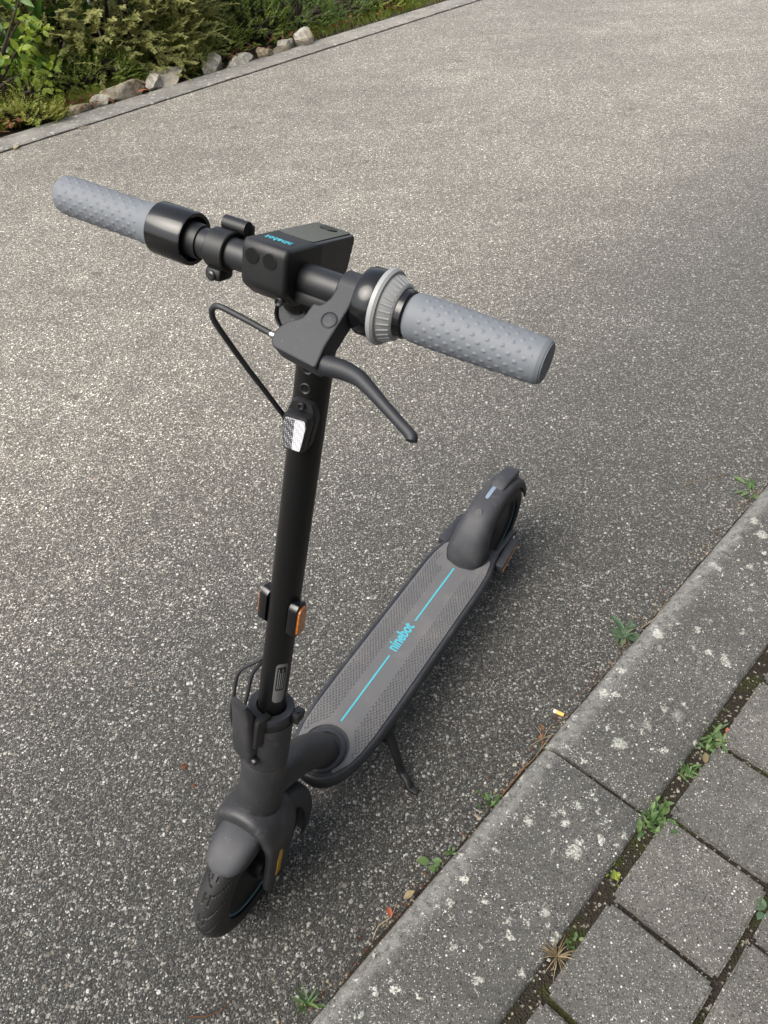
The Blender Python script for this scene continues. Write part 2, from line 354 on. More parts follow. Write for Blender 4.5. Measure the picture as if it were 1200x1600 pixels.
    def build(s, name, mat, parent=None, xf=None, ang=38, recalc=True):
        return link(name, s.mesh(name, mat, xf, ang, recalc), parent)
def smooth_path(pts, rr, sub):
    op, orr = [], []; n = len(pts)
    for i in range(n - 1):
        p0, p1, p2, p3 = pts[max(i - 1, 0)], pts[i], pts[i + 1], pts[min(i + 2, n - 1)]
        for k in range(sub):
            t_ = k / sub
            op.append(.5 * ((2 * p1) + (p2 - p0) * t_ + (2 * p0 - 5 * p1 + 4 * p2 - p3) * t_ * t_ + (3 * p1 - p0 - 3 * p2 + p3) * t_ ** 3))
            orr.append(rr[i] + (rr[i + 1] - rr[i]) * t_)
    op.append(pts[-1]); orr.append(rr[-1]); return op, orr
def rpoly(poly, r, seg=5):
    """polygon with rounded corners; r may be a list"""
    out = []; n = len(poly)
    for i in range(n):
        a, b_, c = Vector(poly[i - 1]), Vector(poly[i]), Vector(poly[(i + 1) % n]); rr = r[i] if hasattr(r, '__len__') else r
        d1, d2 = (a - b_), (c - b_); l = min(rr, d1.length * .45, d2.length * .45)
        if l < 1e-5: out.append(b_); continue
        p, q_ = b_ + d1.normalized() * l, b_ + d2.normalized() * l
        for k in range(seg + 1):
            t_ = k / seg; out.append(p * (1 - t_) ** 2 + b_ * 2 * t_ * (1 - t_) + q_ * t_ ** 2)
    return out
def text_mesh(body, size, xs=1., bold=0.):
    cu = bpy.data.curves.new('lettering', 'FONT'); cu.body = body; cu.size = size; cu.offset = bold; cu.extrude = .0003; cu.align_x = 'CENTER'; cu.align_y = 'CENTER'; cu.resolution_u = 3
    ob = bpy.data.objects.new('tmp', cu); me = bpy.data.meshes.new_from_object(ob)
    bpy.data.objects.remove(ob); bpy.data.curves.remove(cu)
    for v in me.vertices: v.co.x *= xs
    return me
def put_text(name, body, size, mat, parent, xf, xs=1., bold=0.):
    me = text_mesh(body, size, xs, bold); me.transform(xf); me.materials.clear(); me.materials.append(MATS[mat]); return link(name, me, parent)

# ------------------------------------------------------------------ the setting
def sheet(name, a0, a1, b0, b1, z, mat, na=1, nb=1, amp=0., sc_=1.):
    g = G(); vs = []; fs = []
    for i in range(na + 1):
        for j in range(nb + 1):
            p = K(a0 + (a1 - a0) * i / na, b0 + (b1 - b0) * j / nb, z)
            if amp: p.z += amp * noise.noise(p * sc_) + amp * .4 * noise.noise(p * sc_ * 4)
            vs.append(p)
    for i in range(na):
        for j in range(nb): k = i * (nb + 1) + j; fs.append((k, k + 1, k + nb + 2, k + nb + 1))
    o = g.add(vs, fs).build(name, mat, ang=60, recalc=False)
    if o.data.polygons[0].normal.z < 0: o.data.flip_normals()
    return tag(o, kind='structure')
sheet('ground', -200, 200, -200, 200, -.06, 'far_ground')
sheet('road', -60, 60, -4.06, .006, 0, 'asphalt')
sheet('garden_soil', -8, 12, -9, -4.235, -.012, 'garden_soil', 90, 60, .035, 1.7)
pavement = sheet('pavement', -1.2, 5, .1, 1.5, .0215, 'joint_soil', 560, 130, .003, 60)
# kerb stones along the pavement: rounded front arris, one metre long
KJ = .765
def kerb_mesh(name, L, prof, mat, gap=.004, chip=.0, seed=0):
    g = G(); rings = []; n = max(2, int(L / .05)); r2 = random.Random(seed)
    for i in range(n + 1):
        a = gap + (L - 2 * gap) * i / n; e = .004 if i in (0, n) else 0
        ring = []
        for (b_, z) in prof:
            w_ = chip * noise.noise(Vector((a * 14 + seed * 7, b_ * 20, z * 30)))
            ring.append(Vector((a, b_ + (w_ if z > 0 else 0), z - (e if z > .01 else 0) + w_ * .6 * (z > 0))))
        rings.append(ring)
    return g.loft(rings).mesh(name, mat, ang=50)
arc = [(.0 + .034 * (1 - math.cos(R(t_))) , .004 + .027 * math.sin(R(t_))) for t_ in range(0, 91, 15)]
kprof = [(0, -.08), (0, -.01)] + arc + [(.1, .0318), (.203, .032), (.215, .030), (.220, .024), (.220, -.08)]
kerb = tag(sheet('kerb', -60, 60, .012, .205, -.05, 'joint_soil'), kind='structure')
kms = [kerb_mesh('kerb_stone', 1., kprof, 'kerb_concrete', chip=.0016, seed=s_) for s_ in range(3)]
for k in range(-3, 12):
    o = link('kerb_stone', kms[k % 3], kerb); o.matrix_world = KM @ Matrix.Translation((KJ + k, rng.uniform(-.002, .002), rng.uniform(-.0015, .0015)))
# paving stones in running bond rows along the kerb
PL, PW, G0 = .1937, .1985, .2415
def paver_mesh(seed):
    bm_ = bmesh.new(); bmesh.ops.create_cube(bm_, size=1)
    r2 = random.Random(seed)
    for v in bm_.verts: v.co = Vector((v.co.x * (PL - .0105), v.co.y * (PW - .0125), v.co.z * .05 - .025))
    bmesh.ops.bevel(bm_, geom=[e for e in bm_.edges if e.verts[0].co.z != e.verts[1].co.z], offset=.006, segments=2, affect='EDGES')
    bmesh.ops.bevel(bm_, geom=[e for e in bm_.edges if e.verts[0].co.z > -.001 and e.verts[1].co.z > -.001], offset=.0035, segments=2, affect='EDGES')
    bmesh.ops.subdivide_edges(bm_, edges=[e for e in bm_.edges if e.calc_length() > .1], cuts=5, use_grid_fill=True)
    for v in bm_.verts:
        d = noise.noise_vector(v.co * 45 + Vector((seed * 9, 0, 0))); v.co.x += d.x * .0016; v.co.y += d.y * .0016
    g = G(); g.bm(bm_); return g.mesh('paving_stone', 'paver_concrete', ang=50)
pms = [paver_mesh(s_) for s_ in range(5)]
for row in range(6):
    off = .7912 if row % 2 == 0 else .693
    for k in range(-8, 19):
        o = link('paving_stone', pms[rng.randrange(5)], pavement)
        a = off - PL * .5 + PL * k
        o.matrix_world = KM @ Matrix.Translation((a + rng.uniform(-.001, .001), G0 + PW * (row + .5) + rng.uniform(-.001, .001), .031 + rng.uniform(-.002, .002))) @ Matrix.Rotation(rng.uniform(-.006, .006), 4, 'Z') @ Matrix.Rotation(math.pi * rng.randrange(2), 4, 'Z') @ Matrix.Rotation(rng.uniform(-.004, .004), 4, 'X')
tag(sheet('far_pavement', -60, .7912 - PL * 9, .25, 2.6, .027, 'paver_concrete'), kind='structure')
tag(sheet('far_pavement', .7912 + PL * 19, 60, .25, 2.6, .027, 'paver_concrete'), kind='structure')
tag(sheet('inner_pavement', -.7, 4.4, G0 + PW * 6 + .006, 2.6, .027, 'paver_concrete'), kind='structure')
# flush kerb on the far side of the road
lprof = [(-.20, -.06), (-.20, .004), (-.19, .009), (-.02, .011), (-.008, .009), (0, .004), (0, -.06)]
lkerb = tag(sheet('old_kerb', -60, 60, -4.25, -4.065, -.04, 'garden_soil'), kind='structure')
lms = [kerb_mesh('kerb_stone', 1., lprof, 'old_kerb_concrete', gap=.002, chip=.006, seed=20 + s_) for s_ in range(2)]
for k in range(-4, 12):
    o = link('kerb_stone', lms[k % 2], lkerb); o.matrix_world = KM @ Matrix.Translation((.3 + k, -4.055, rng.uniform(-.002, .002)))
# dirt packed along both kerb joints
def dirt_strip(name, a0, a1, bc, w0, w1, z, seed):
    g = G(); vs = []; fs = []; n = int((a1 - a0) / .012)
    for i in range(n + 1):
        a = a0 + (a1 - a0) * i / n; w_ = w0 + (w1 - w0) * max(0, noise.noise(Vector((a * 9, seed, 0))) + .35) * (.6 + .8 * abs(noise.noise(Vector((a * 60, seed, 3)))))
        vs += [K(a, bc - w_, z - .003), K(a, bc - w_ * .4, z + .003 * rng.random()), K(a, bc + .004, z + .003)]
    for i in range(n):
        for j in range(2): k = i * 3 + j; fs.append((k, k + 1, k + 4, k + 3))
    return tag(g.add(vs, fs).build(name, 'gutter_dirt', ang=80), kind='stuff', label='dark dirt packed along the kerb joint', cat='dirt')
dirt_strip('gutter_dirt', -1, 9, 0, .003, .016, .003, 1.)
dirt_strip('gutter_dirt', -1, 9, -4.05, .010, .026, .003, 5.)['label'] = 'dark dirt line where the road meets the far kerb'

# ------------------------------------------------------------------ the electric scooter
sco = tag(empty('electric_scooter', BM), 'dark grey kick scooter with light grey grips leaning on its kickstand', 'scooter')
def S(g, name, mat, parent=sco, ang=38): return g.build(name, mat, parent, SM, ang)
def B_(g, name, mat, parent=sco, ang=38): return g.build(name, mat, parent, None, ang)
# wheels
def tyre(g, c, r, hw, mx=None, n=600, tread=True):
    prof = []                                   # (across, radius) from the bead over the tread to the other bead
    rb = r * .66
    m_ = 44; pts = []
    for i in range(m_ + 1):
        t_ = i / m_ * 2 - 1; s_ = abs(t_)
        y = hw * math.sin(t_ * math.pi / 2 * 1.0) if s_ < 1 else hw * t_
        ang_ = t_ * R(118); y = hw * math.sin(ang_); rr = (r - hw * 1.05) + hw * 1.05 * math.cos(ang_)
        pts.append((y, rr, t_))
    vs = []; fs = []
    for k in range(n):
        th = 2 * math.pi * k / n
        for (y, rr, t_) in pts:
            d = 0.
            if tread and abs(t_) < .62:
                u = t_ / .62
                per = 2 * math.pi / 19
                for sgn in (-1, 1):
                    ph = (th + sgn * per * .25 - .34 * (u * sgn + .2) ** 2 * (1 if u * sgn > -.2 else 0)) % per - per / 2
                    if -.05 < u * sgn < .95 and abs(ph) < .0085: d = max(d, .0026)
                if abs(abs(u) - .15) < .028 and (th % per) < per * .5: d = max(d, .0018)
            rr2 = rr - d
            vs.append((c[0] + rr2 * math.cos(th), c[1] + y, c[2] + rr2 * math.sin(th)))
    q_ = len(pts)
    for k in range(n):
        k2 = (k + 1) % n
        for j in range(q_ - 1): fs.append((k * q_ + j, k * q_ + j + 1, k2 * q_ + j + 1, k2 * q_ + j))
    return g.add(vs, fs)
def wheel(name, c, r, hw, build, hubr):
    g = G(); w2 = hw * .62
    g.lathe([(-w2, r * .70), (-w2 * .9, r * .66), (-w2 * .5, r * .60), (w2 * .5, r * .60), (w2 * .9, r * .66), (w2, r * .70), (w2 + .001, r * .655), (w2 * .75, r * .58), (w2 * .75, hubr), (-w2 * .75, hubr), (-w2 * .75, r * .58), (-w2 - .001, r * .655)], c, 'Y', 64, (False, False))
    if hubr < .03:
        for k in range(5):
            a = 2 * math.pi * k / 5 + .3; p0, p1 = [Vector(c) + Vector((math.cos(a) * q_, 0, math.sin(a) * q_)) for q_ in (.015, r * .6)]
            g.tube([p0, p1], [.012, .009], 10)
    wh = build(g, name, 'rim_black')
    build(tyre(G(), c, r, hw), 'tyre', 'tyre_rubber', wh, 30)
    for sgn in (-1, 1):
        g = G().lathe([(sgn * (w2 + .0012), r * .655), (sgn * (w2 + .0026), r * .665), (sgn * (w2 + .0026), r * .685), (sgn * (w2 + .0012), r * .695)], c, 'Y', 72, (False, False))
        build(g, 'rim_stripe', 'teal_paint', wh)
    hb = G()
    if hubr < .03: hb.lathe([(-.036, .014), (-.03, .02), (.03, .02), (.036, .014)], c, 'Y', 32)
    else: hb.lathe([(-w2 * 1.05, .018), (-w2 * 1.0, hubr * .55), (-w2 * .85, hubr), (w2 * .85, hubr), (w2 * 1.0, hubr * .55), (w2 * 1.05, .018)], c, 'Y', 56)
    build(hb, 'hub', 'body_paint' if hubr > .03 else 'rim_black', wh)
    return wh
FW = (AX, 0, -.0035); FR = .1273
wheel('front_wheel', FW, FR, .0262, S, .02)
RW = (-.018, 0, .1225); RR = .1225
wheel('rear_wheel', RW, RR, .0262, B_, .062)
# fenders: an arched shell swept round the wheel
def shell(c, stations, th=.003, n=18):
    rings = []
    for ang_, rad, hw, depth, rnd in stations:
        a = R(ang_); o = Vector((c[0], c[1], c[2])); nn = Vector((math.cos(a), 0, math.sin(a)))
        outer = [(-hw, -depth), (-hw, -depth * .5 - rnd * .5)]
        for k in range(n + 1):
            t_ = math.pi - math.pi * k / n; e = .72
            cx, sx = math.cos(t_), math.sin(t_)
            outer.append((hw * math.copysign(abs(cx) ** e, cx), -rnd + rnd * abs(sx) ** e))
        outer += [(hw, -depth * .5 - rnd * .5), (hw, -depth)]
        inner = [(y * (1 - th / hw), z - th if abs(y) < hw * .95 else z) for y, z in outer][::-1]
        rings.append([o + nn * (rad + z) + Vector((0, y, 0)) for y, z in outer + inner])
    return rings
def interp(tab, n):
    xs = [t_[0] for t_ in tab]; out = []
    for i in range(n + 1):
        x = xs[0] + (xs[-1] - xs[0]) * i / n
        out.append([x] + [float(np.interp(x, xs, [t_[j] for t_ in tab])) for j in range(1, len(tab[0]))])
    return out
ff = [(43, .1335, .008, .004, .004), (44, .1345, .016, .006, .007), (46.5, .1358, .0245, .012, .011), (50, .137, .0295, .02, .014), (55, .139, .0325, .028, .016), (64, .1395, .0345, .032, .017), (95, .139, .0355, .034, .017), (150, .142, .036, .034, .017), (182, .147, .037, .034, .018), (200, .150, .036, .028, .018), (206, .151, .033, .02, .016)]
S(G().loft(shell((AX, 0, -.002), interp(ff, 90))), 'front_fender', 'fender_plastic')
# fork: one continuous yoke from leg to leg over the wheel
path = [(-.047, -.026, .017, .006), (-.0475, -.018, .026, .0078), (-.0475, .005, .030, .0085), (-.0475, .05, .029, .0085), (-.047, .08, .032, .010), (-.044, .105, .038, .013), (-.034, .127, .042, .016), (-.018, .138, .043, .017), (0, .141, .043, .017)]
path = path + [(-y, z, a, t_) for y, z, a, t_ in path[-2::-1]]
ppts = [Vector((0, p[0], p[1])) for p in path]; pp, aa = smooth_path(ppts, [p[2] for p in path], 4); _, tt = smooth_path(ppts, [p[3] for p in path], 4)
rings = []
for i, p in enumerate(pp):
    t_ = (pp[min(i + 1, len(pp) - 1)] - pp[max(i - 1, 0)]).normalized(); u = Vector((1, 0, 0)); v = t_.cross(u)
    rings.append([p + Vector((AX * .6 if abs(p.z) < 2 else 0, 0, 0)) + u * aa[i] * math.copysign(abs(math.cos(x)) ** .6, math.cos(x)) + v * tt[i] * math.copysign(abs(math.sin(x)) ** .6, math.sin(x)) for x in [2 * math.pi * k / 28 for k in range(28)]])
fork = S(G().loft(rings), 'fork', 'body_paint')
for sgn in (-1, 1):
    S(G().box((.0120, sgn * .0560, .050), (.0120, .0018, .072), .0008), 'fork_reflector', 'yellow_reflector', fork)['label'] = 'narrow yellow reflector strip on the fork leg'
    S(G().lathe([(sgn * .054, .011), (sgn * .0605, .0105), (sgn * .0625, .008)], FW, 'Y', 24), 'axle_cap', 'black_plastic', fork)
# head tube and folding clamp
ht = S(G().lathe([(.128, .030), (.134, .0335), (.140, .0345), (.19, .0335), (.256, .0335), (.2585, .0325)], n=56), 'head_tube', 'body_paint')
S(G().lathe([(.2585, .031), (.2605, .0335), (.30, .0338), (.341, .0335), (.343, .0325)], n=56), 'folding_clamp', 'body_paint', ht)
S(G().lathe([(.343, .030), (.344, .0312), (.3535, .0312), (.3545, .030)], n=56), 'clamp_seal', 'black_plastic', ht)
S(G().lathe([(.3545, .0305), (.3555, .0325), (.364, .0325), (.366, .0312), (.366, .0212)], n=56, caps=(False, False)), 'clamp_ring', 'bracket_paint', ht)
g = G().box((-.012, .036, .356), (.02, .014, .018), .003); g.tube([(-.012, .036, .348), (-.012, .036, .368)], .0045, 12)
S(g, 'hinge_lug', 'black_plastic', ht)
# latch lever: curved tongue standing off the clamp
rot = Matrix.Rotation(R(-14), 3, 'Z')
def lr(u, y, z): v = rot @ Vector((u, y, 0)); return Vector((v.x, v.y, z))
lat = [(.278, .0335, .008, .0165), (.290, .0345, .0115, .0190), (.31, .037, .012, .0195), (.335, .0405, .011, .0185), (.36, .044, .010, .0175), (.385, .049, .0075, .0170), (.398, .0535, .0055, .0160), (.4045, .056, .0040, .0130)]
rings = []
for z, x, tk, hw in lat:
    rings.append([lr(x + (tk * math.copysign(abs(math.sin(a)) ** .55, math.sin(a))), -.006 + hw * math.copysign(abs(math.cos(a)) ** .5, math.cos(a)), z) for a in [2 * math.pi * k / 24 for k in range(24)]])
latch = S(G().loft(rings), 'latch_lever', 'body_paint')
g = G().box(lr(.0295, .0135, .345), (.026, .012, .056), .004, rot=rot); S(g, 'latch_housing', 'black_plastic', latch)
g = G().lathe([(0, .0055), (.006, .0055), (.007, .004)], (0, 0, 0), 'Y', 16)
for i, v in enumerate(g.v): g.v[i] = lr(.036 + v.x, .0125 + v.y, .287 + v.z)
S(g, 'latch_screw', 'dark_steel', latch)
# stem
stem = S(G().lathe([(.30, .0195), (.86, .0195), (.872, .0195)], n=48, caps=(False, False)), 'stem', 'stem_paint')
hp = [(0, 0, .868, .0195, .0195), (.001, 0, .90, .0197, .0197), (.008, 0, .928, .021, .0205), (.024, 0, .953, .024, .0205), (.045, 0, .974, .025, .0205), (.060, 0, .986, .020, .0205)]
rings = []
for i, (x, y, z, rx, ry) in enumerate(hp):
    d = Vector((hp[min(i + 1, 5)][0] - hp[max(i - 1, 0)][0], 0, hp[min(i + 1, 5)][2] - hp[max(i - 1, 0)][2])).normalized(); u = Vector((d.z, 0, -d.x))
    rings.append([Vector((x, y, z)) + u * rx * math.cos(a) + Vector((0, 1, 0)) * ry * math.sin(a) for a in [2 * math.pi * k / 40 for k in range(40)]])
S(G().loft(rings), 'stem_head', 'stem_paint', stem, 60)
def on_stem(ang_, z, r=.0197):     # frame on the tube surface: x out, y round, z up
    return Matrix.Rotation(R(ang_), 4, 'Z') @ Matrix.Translation((r, 0, z))
for zz in (.862, .884):
    g = G().lathe([(-.002, .0062), (.0006, .0062), (.0012, .0052), (.0002, .0036), (-.001, .003)], ax='X', n=24)
    g.v = [on_stem(8, zz, .0195) @ v for v in g.v]; S(g, 'screw', 'black_plastic', stem)
# rating sticker and lettering printed round the tube
def wrap(pts_, ang0, z, r): return [Vector((r * math.cos(R(ang0) + y / r), r * math.sin(R(ang0) + y / r), z + x)) for x, y in pts_]
def wrap_strip(name, mat, ang0, z, L, W, r, rad, inner=None):
    g = G(); nn = 10
    for i in range(nn):
        y0, y1 = -W / 2 + W * i / nn, -W / 2 + W * (i + 1) / nn
        def half(y):
            c_ = W / 2 - rad; e = max(0, abs(y) - c_); return L / 2 - (rad - math.sqrt(max(0, rad * rad - e * e)))
        h0, h1 = half(y0), half(y1)
        g.add(wrap([(-h0, y0), (-h1, y1), (h1, y1), (h0, y0)], ang0, z, r), [(0, 1, 2, 3)])
    return S(g, name, mat, stem, 80)
wrap_strip('rating_sticker', 'sticker_grey', 52, .428, .074, .017, .0198, .006)
wrap_strip('sticker_panel', 'stem_paint', 52, .437, .044, .0125, .01992, .002)
def stem_bars(name, mat, ang0, z, rows, r=.0200):      # print too small to read: rows of short strokes
    g = G(); q_ = random.Random(3)
    for dy, x0, x1, hgt in rows:
        x = x0
        while x < x1:
            l = q_.uniform(.0012, .0032); g.add(wrap([(x, dy - hgt), (x + l, dy - hgt), (x + l, dy + hgt), (x, dy + hgt)], ang0, z, r), [(0, 1, 2, 3)]); x += l + .0008
    return S(g, name, mat, stem, 80)
stem_bars('sticker_print', 'print_grey', 52, .437, [(-.0040, -.019, .018, .0006), (-.0013, -.019, .012, .0006), (.0014, -.019, .019, .0006), (.0041, -.019, .009, .0006)])
stem_bars('stem_print', 'sticker_grey', 98, .70, [(0, -.030, .030, .0028)])
# front reflector on its wedge bracket
def hexa(w0, w1, h, z0): return [(-w0, h), (w0, h), (w0 * 1.12, h * .55), (w1, -h), (-w1, -h), (-w0 * 1.12, h * .55)]
RFM = on_stem(10, .820, .017)
g = G(); outl = rpoly([(-.011, .031), (.011, .031), (.017, .012), (.0135, -.020), (.0075, -.031), (-.0075, -.031), (-.0135, -.020), (-.017, .012)], .006, 4)
g.loft([[RFM @ Vector((x_, p.x * s_, p.y * s2)) for p in outl] for x_, s_, s2 in ((-.004, 1., 1.), (.006, 1., 1.), (.0085, .94, .96))])
fr = S(g, 'front_reflector', 'black_plastic'); fr['label'] = 'clear reflector in a black wedge bracket on the stem front'
outl = rpoly([(-.0125, .0185), (.0125, .0185), (.0142, .010), (.0105, -.0215), (-.0105, -.0215), (-.0142, .010)], .003, 3)
S(G().loft([[RFM @ Vector((x_, p.x * s_, p.y * s_)) for p in outl] for x_, s_ in ((.004, 1.08), (.0205, 1.06), (.0225, .98))]), 'reflector_housing', 'black_plastic', fr)
S(G().loft([[RFM @ Vector((x_, p.x * s_, p.y * s_)) for p in outl] for x_, s_ in ((.021, .92), (.0235, .90), (.0242, .84))]), 'reflector_lens', 'clear_lens', fr)
ol2 = rpoly([(.0000, .0165), (.0108, .0165), (.0122, .009), (.0090, -.0185), (.0000, -.0185)], .0015, 2)
S(G().loft([[RFM @ Vector((x_, p.x, p.y)) for p in ol2] for x_ in (.0235, .0249)]), 'reflector_panel', 'bright_lens', fr)
for zz in (.0255, -.0265):
    g = G().lathe([(.004, .004), (.011, .004), (.012, .003), (.0105, .0018)], ax='X', n=16); g.v = [RFM @ (v + Vector((0, 0, zz))) for v in g.v]; S(g, 'screw', 'black_plastic', fr)
# amber side reflectors
for sgn, zz in ((1, .545), (-1, .545)):
    M_ = Matrix.Rotation(R(90 if sgn > 0 else -101), 4, 'Z') @ Matrix.Translation((.0185, -sgn * .006, zz))
    ol = rpoly([(-.0115, .021), (-.006, .0275), (.006, .0275), (.0115, .021), (.0115, -.021), (.006, -.0275), (-.006, -.0275), (-.0115, -.021)], .003, 3)
    h_ = S(G().loft([[M_ @ Vector((x_, p.x * s_, p.y * s_)) for p in ol] for x_, s_ in ((-.003, .96), (.002, 1.), (.0085, 1.), (.0098, .92))]), 'side_reflector', 'gloss_black')
    h_['label'] = 'amber side reflector in a black frame on the stem'
    S(G().loft([[M_ @ Vector((x_, p.x * s_, p.y * s2)) for p in ol] for x_, s_, s2 in ((.009, .82, .80), (.0118, .8, .78), (.0125, .72, .73))]), 'reflector_lens', 'amber_lens', h_)
# handlebar
BX, BZ = .0797, .9967
bar = S(G().lathe([(-.135, .0136), (.128, .0136)], (BX, 0, BZ), 'Y', 40), 'handlebar', 'bar_paint')
g = G().box((BX + .009, .037, BZ - .0125), (.011, .038, .011), .003); S(g, 'cable_cover', 'black_plastic', bar)
def grip(y0, y1, prof, cap):
    L = abs(y1 - y0); sg = 1 if y1 > y0 else -1; NL, NR = 240, 216; vs = []; fs = []
    ts = [p[0] for p in prof]; rs = [p[1] for p in prof]
    for i in range(NL + 1):
        t_ = i / NL; r0 = float(np.interp(t_, ts, rs)); y = t_ * L
        for k in range(NR):
            a = 2 * math.pi * k / NR; d = 0.
            if .1 < t_ < .93:
                arc_ = a / (2 * math.pi) * 13; row = math.floor(y / .0064); u = (arc_ + .5 * (row % 2)) % 1 - .5; v = y / .0064 - row - .5
                rr = (u * .0085 / .0014) ** 2 + (v * .0064 / .0021) ** 2
                if rr < 1: d = .00065 * (1 - rr) ** .6
            vs.append(Vector((BX + (r0 + d) * math.cos(a), y0 + sg * y, BZ + (r0 + d) * math.sin(a))))
    for i in range(NL):
        for k in range(NR): fs.append((i * NR + k, i * NR + (k + 1) % NR, (i + 1) * NR + (k + 1) % NR, (i + 1) * NR + k))
    g = G().add(vs, fs); g.f.append(tuple(range(NR))); g.f.append(tuple(NL * NR + k for k in range(NR)))
    o = S(g, 'grip', 'grip_rubber', sco, 55)
    g = G().lathe([(y1 - sg * .001, cap * 1.0), (y1 + sg * .0012, cap * .96), (y1 + sg * .0016, cap * .55)], (BX, 0, BZ), 'Y', 40); S(g, 'grip_end', 'grip_rubber', o)
    return o
grip(.1245, .2435, [(0, .0172), (.03, .0196), (.08, .0203), (.3, .0202), (.6, .0196), (.9, .0190), (.97, .0186), (1, .0172)], .0168)['label'] = 'light grey studded rubber grip beside the silver bell ring'
grip(-.1330, -.2535, [(0, .0200), (.05, .0196), (.16, .0180), (.4, .0178), (.7, .0181), (.9, .0180), (.955, .0170), (.985, .0140), (1, .0100)], .0095)['label'] = 'light grey studded rubber grip beside the black throttle drum'
# twist bell: black drum with a ribbed silver cone
bell = S(G().lathe([(.0815, .0245), (.0825, .0275), (.0855, .0290), (.0985, .0290), (.1005, .0280)], (BX, 0, BZ), 'Y', 64), 'bell', 'gloss_black')
g = G().lathe([(.0995, .0290), (.1002, .0318), (.1040, .0322), (.1062, .0308), (.1068, .0282), (.1172, .0232), (.1182, .0212)], (BX, 0, BZ), 'Y', 72); bring = S(g, 'bell_ring', 'silver_plastic', bell)
g = G()
for k in range(30):
    a = 2 * math.pi * k / 30; n_ = Vector((math.cos(a), 0, math.sin(a))); c_ = Vector((BX, 0, BZ))
    g.tube([c_ + n_ * .0279 + Vector((0, .1075, 0)), c_ + n_ * .0235 + Vector((0, .1166, 0))], .0008, 6)
S(g, 'bell_rib', 'silver_plastic', bell)
S(G().lathe([(.1170, .0185), (.1178, .0205), (.1235, .0205), (.1245, .0195)], (BX, 0, BZ), 'Y', 48), 'bell_collar', 'gloss_black', bell)
S(G().lathe([(.0795, .021), (.080, .0235), (.0825, .0235)], (BX, 0, BZ - .003), 'Y', 40), 'bell_base', 'black_plastic', bell)
# throttle drum, open towards the middle
thr = S(G().lathe([(-.1345, .0195), (-.1340, .0225), (-.1325, .0238), (-.0965, .0240), (-.0945, .0232), (-.0950, .0200), (-.1030, .0192), (-.1035, .0150)], (BX, 0, BZ), 'Y', 64, (False, False)), 'throttle_drum', 'gloss_black')
S(G().lathe([(-.1030, .0186), (-.1000, .0162), (-.0850, .0153), (-.0850, .0130)], (BX, 0, BZ), 'Y', 40, (False, False)), 'throttle_sleeve', 'black_plastic', thr)
# clip with folding hook
cl = G().lathe([(-.0735, .0136), (-.0735, .0168), (-.0725, .0178), (-.0545, .0178), (-.0535, .0168), (-.0535, .0136)], (BX, 0, BZ), 'Y', 40, (False, False))
cl.box((BX + .004, -.0635, BZ - .0195), (.022, .0175, .012), .004)
clip = S(cl, 'bar_clip', 'black_plastic')
hk = G().tube([(BX - .014, -.0725, BZ + .0195), (BX - .014, -.0480, BZ + .0195)], .0068, 16); hk.box((BX - .020, -.0535, BZ + .012), (.012, .012, .020), .003)
S(hk, 'clip_hook', 'black_plastic', clip); S(G().lathe([(.0, .0045), (.004, .0045), (.005, .003)], (BX + .0125, -.0635, BZ - .0205), 'X', 14), 'screw', 'dark_steel', clip)
# dashboard: front block and display body behind
pr = rpoly([(.052, .9735), (.082, .9715), (.0925, .9740), (.1105, .9870), (.1120, 1.0200), (.108, 1.0255), (.0680, 1.0235), (.052, 1.0225)], [.002, .003, .006, .006, .005, .004, .001, .001], 4)
def slab(poly, hw, bev, g=None, mid=0.):
    g = g or G(); c_ = sum((Vector(p) for p in poly), Vector((0, 0))) / len(poly); rings = []
    for y, ins in ((-hw, bev), (-hw + bev * .35, bev * .3), (-hw + bev, 0), (hw - bev, 0), (hw - bev * .35, bev * .3), (hw, bev)):
        ring = []
        for p in poly:
            v = Vector(p) - c_; l = v.length; ring.append(Vector((c_.x + v.x * (1 - ins / l), mid + y, c_.y + v.y * (1 - ins / l))))
        rings.append(ring)
    return g.loft(rings)
dash = S(slab(pr, .0228, .004), 'dashboard', 'black_plastic', sco, 50)
pr = rpoly([(-.006, 1.0190), (.0675, 1.0232), (.0675, .9760), (.02, .9740), (.001, .9835)], [.006, .001, .003, .006, .008], 4)
S(slab(pr, .0222, .0025), 'display_body', 'gloss_black', dash, 50)
def topz(x): return 1.0190 + (x + .006) / .0735 * .0042
g = G(); ol = rpoly([(-.003, -.0185), (.0655, -.0185), (.0655, .0185), (-.003, .0185)], .004, 4); g.loft([[Vector((p.x, p.y, topz(p.x) + dz)) for p in ol] for dz in (-.0005, .0009)]); S(g, 'screen', 'screen_gloss', dash)
g = G(); ol = [(.008 + .006 * math.cos(2 * math.pi * k / 28), .009 * math.sin(2 * math.pi * k / 28)) for k in range(28)]; g.loft([[Vector((x, y, topz(x) + dz)) for x, y in ol] for dz in (.0005, .0016)]); S(g, 'power_button', 'gloss_black', dash)
for yy in (-.0110, .0065):
    g = G().lathe([(.109, .0068), (.1123, .0068), (.1124, .0062)], (0, yy, 1.0130), 'X', 32); S(g, 'horn_disc', 'gloss_black', dash)
g = G().lathe([(.098, .0042), (.1035, .0042), (.1045, .003), (.1030, .0015)], (0, .0135, .9785), 'X', 16); S(g, 'screw', 'dark_steel', dash)
M_ = SM @ Matrix.Translation((.0905, .0000, 1.0249)) @ Matrix.Rotation(R(-90), 4, 'Z') @ Matrix.Rotation(R(-1), 4, 'X')
put_text('dashboard_lettering', 'ninebot', .0105, 'cyan_print', dash, M_, .8, .00025)
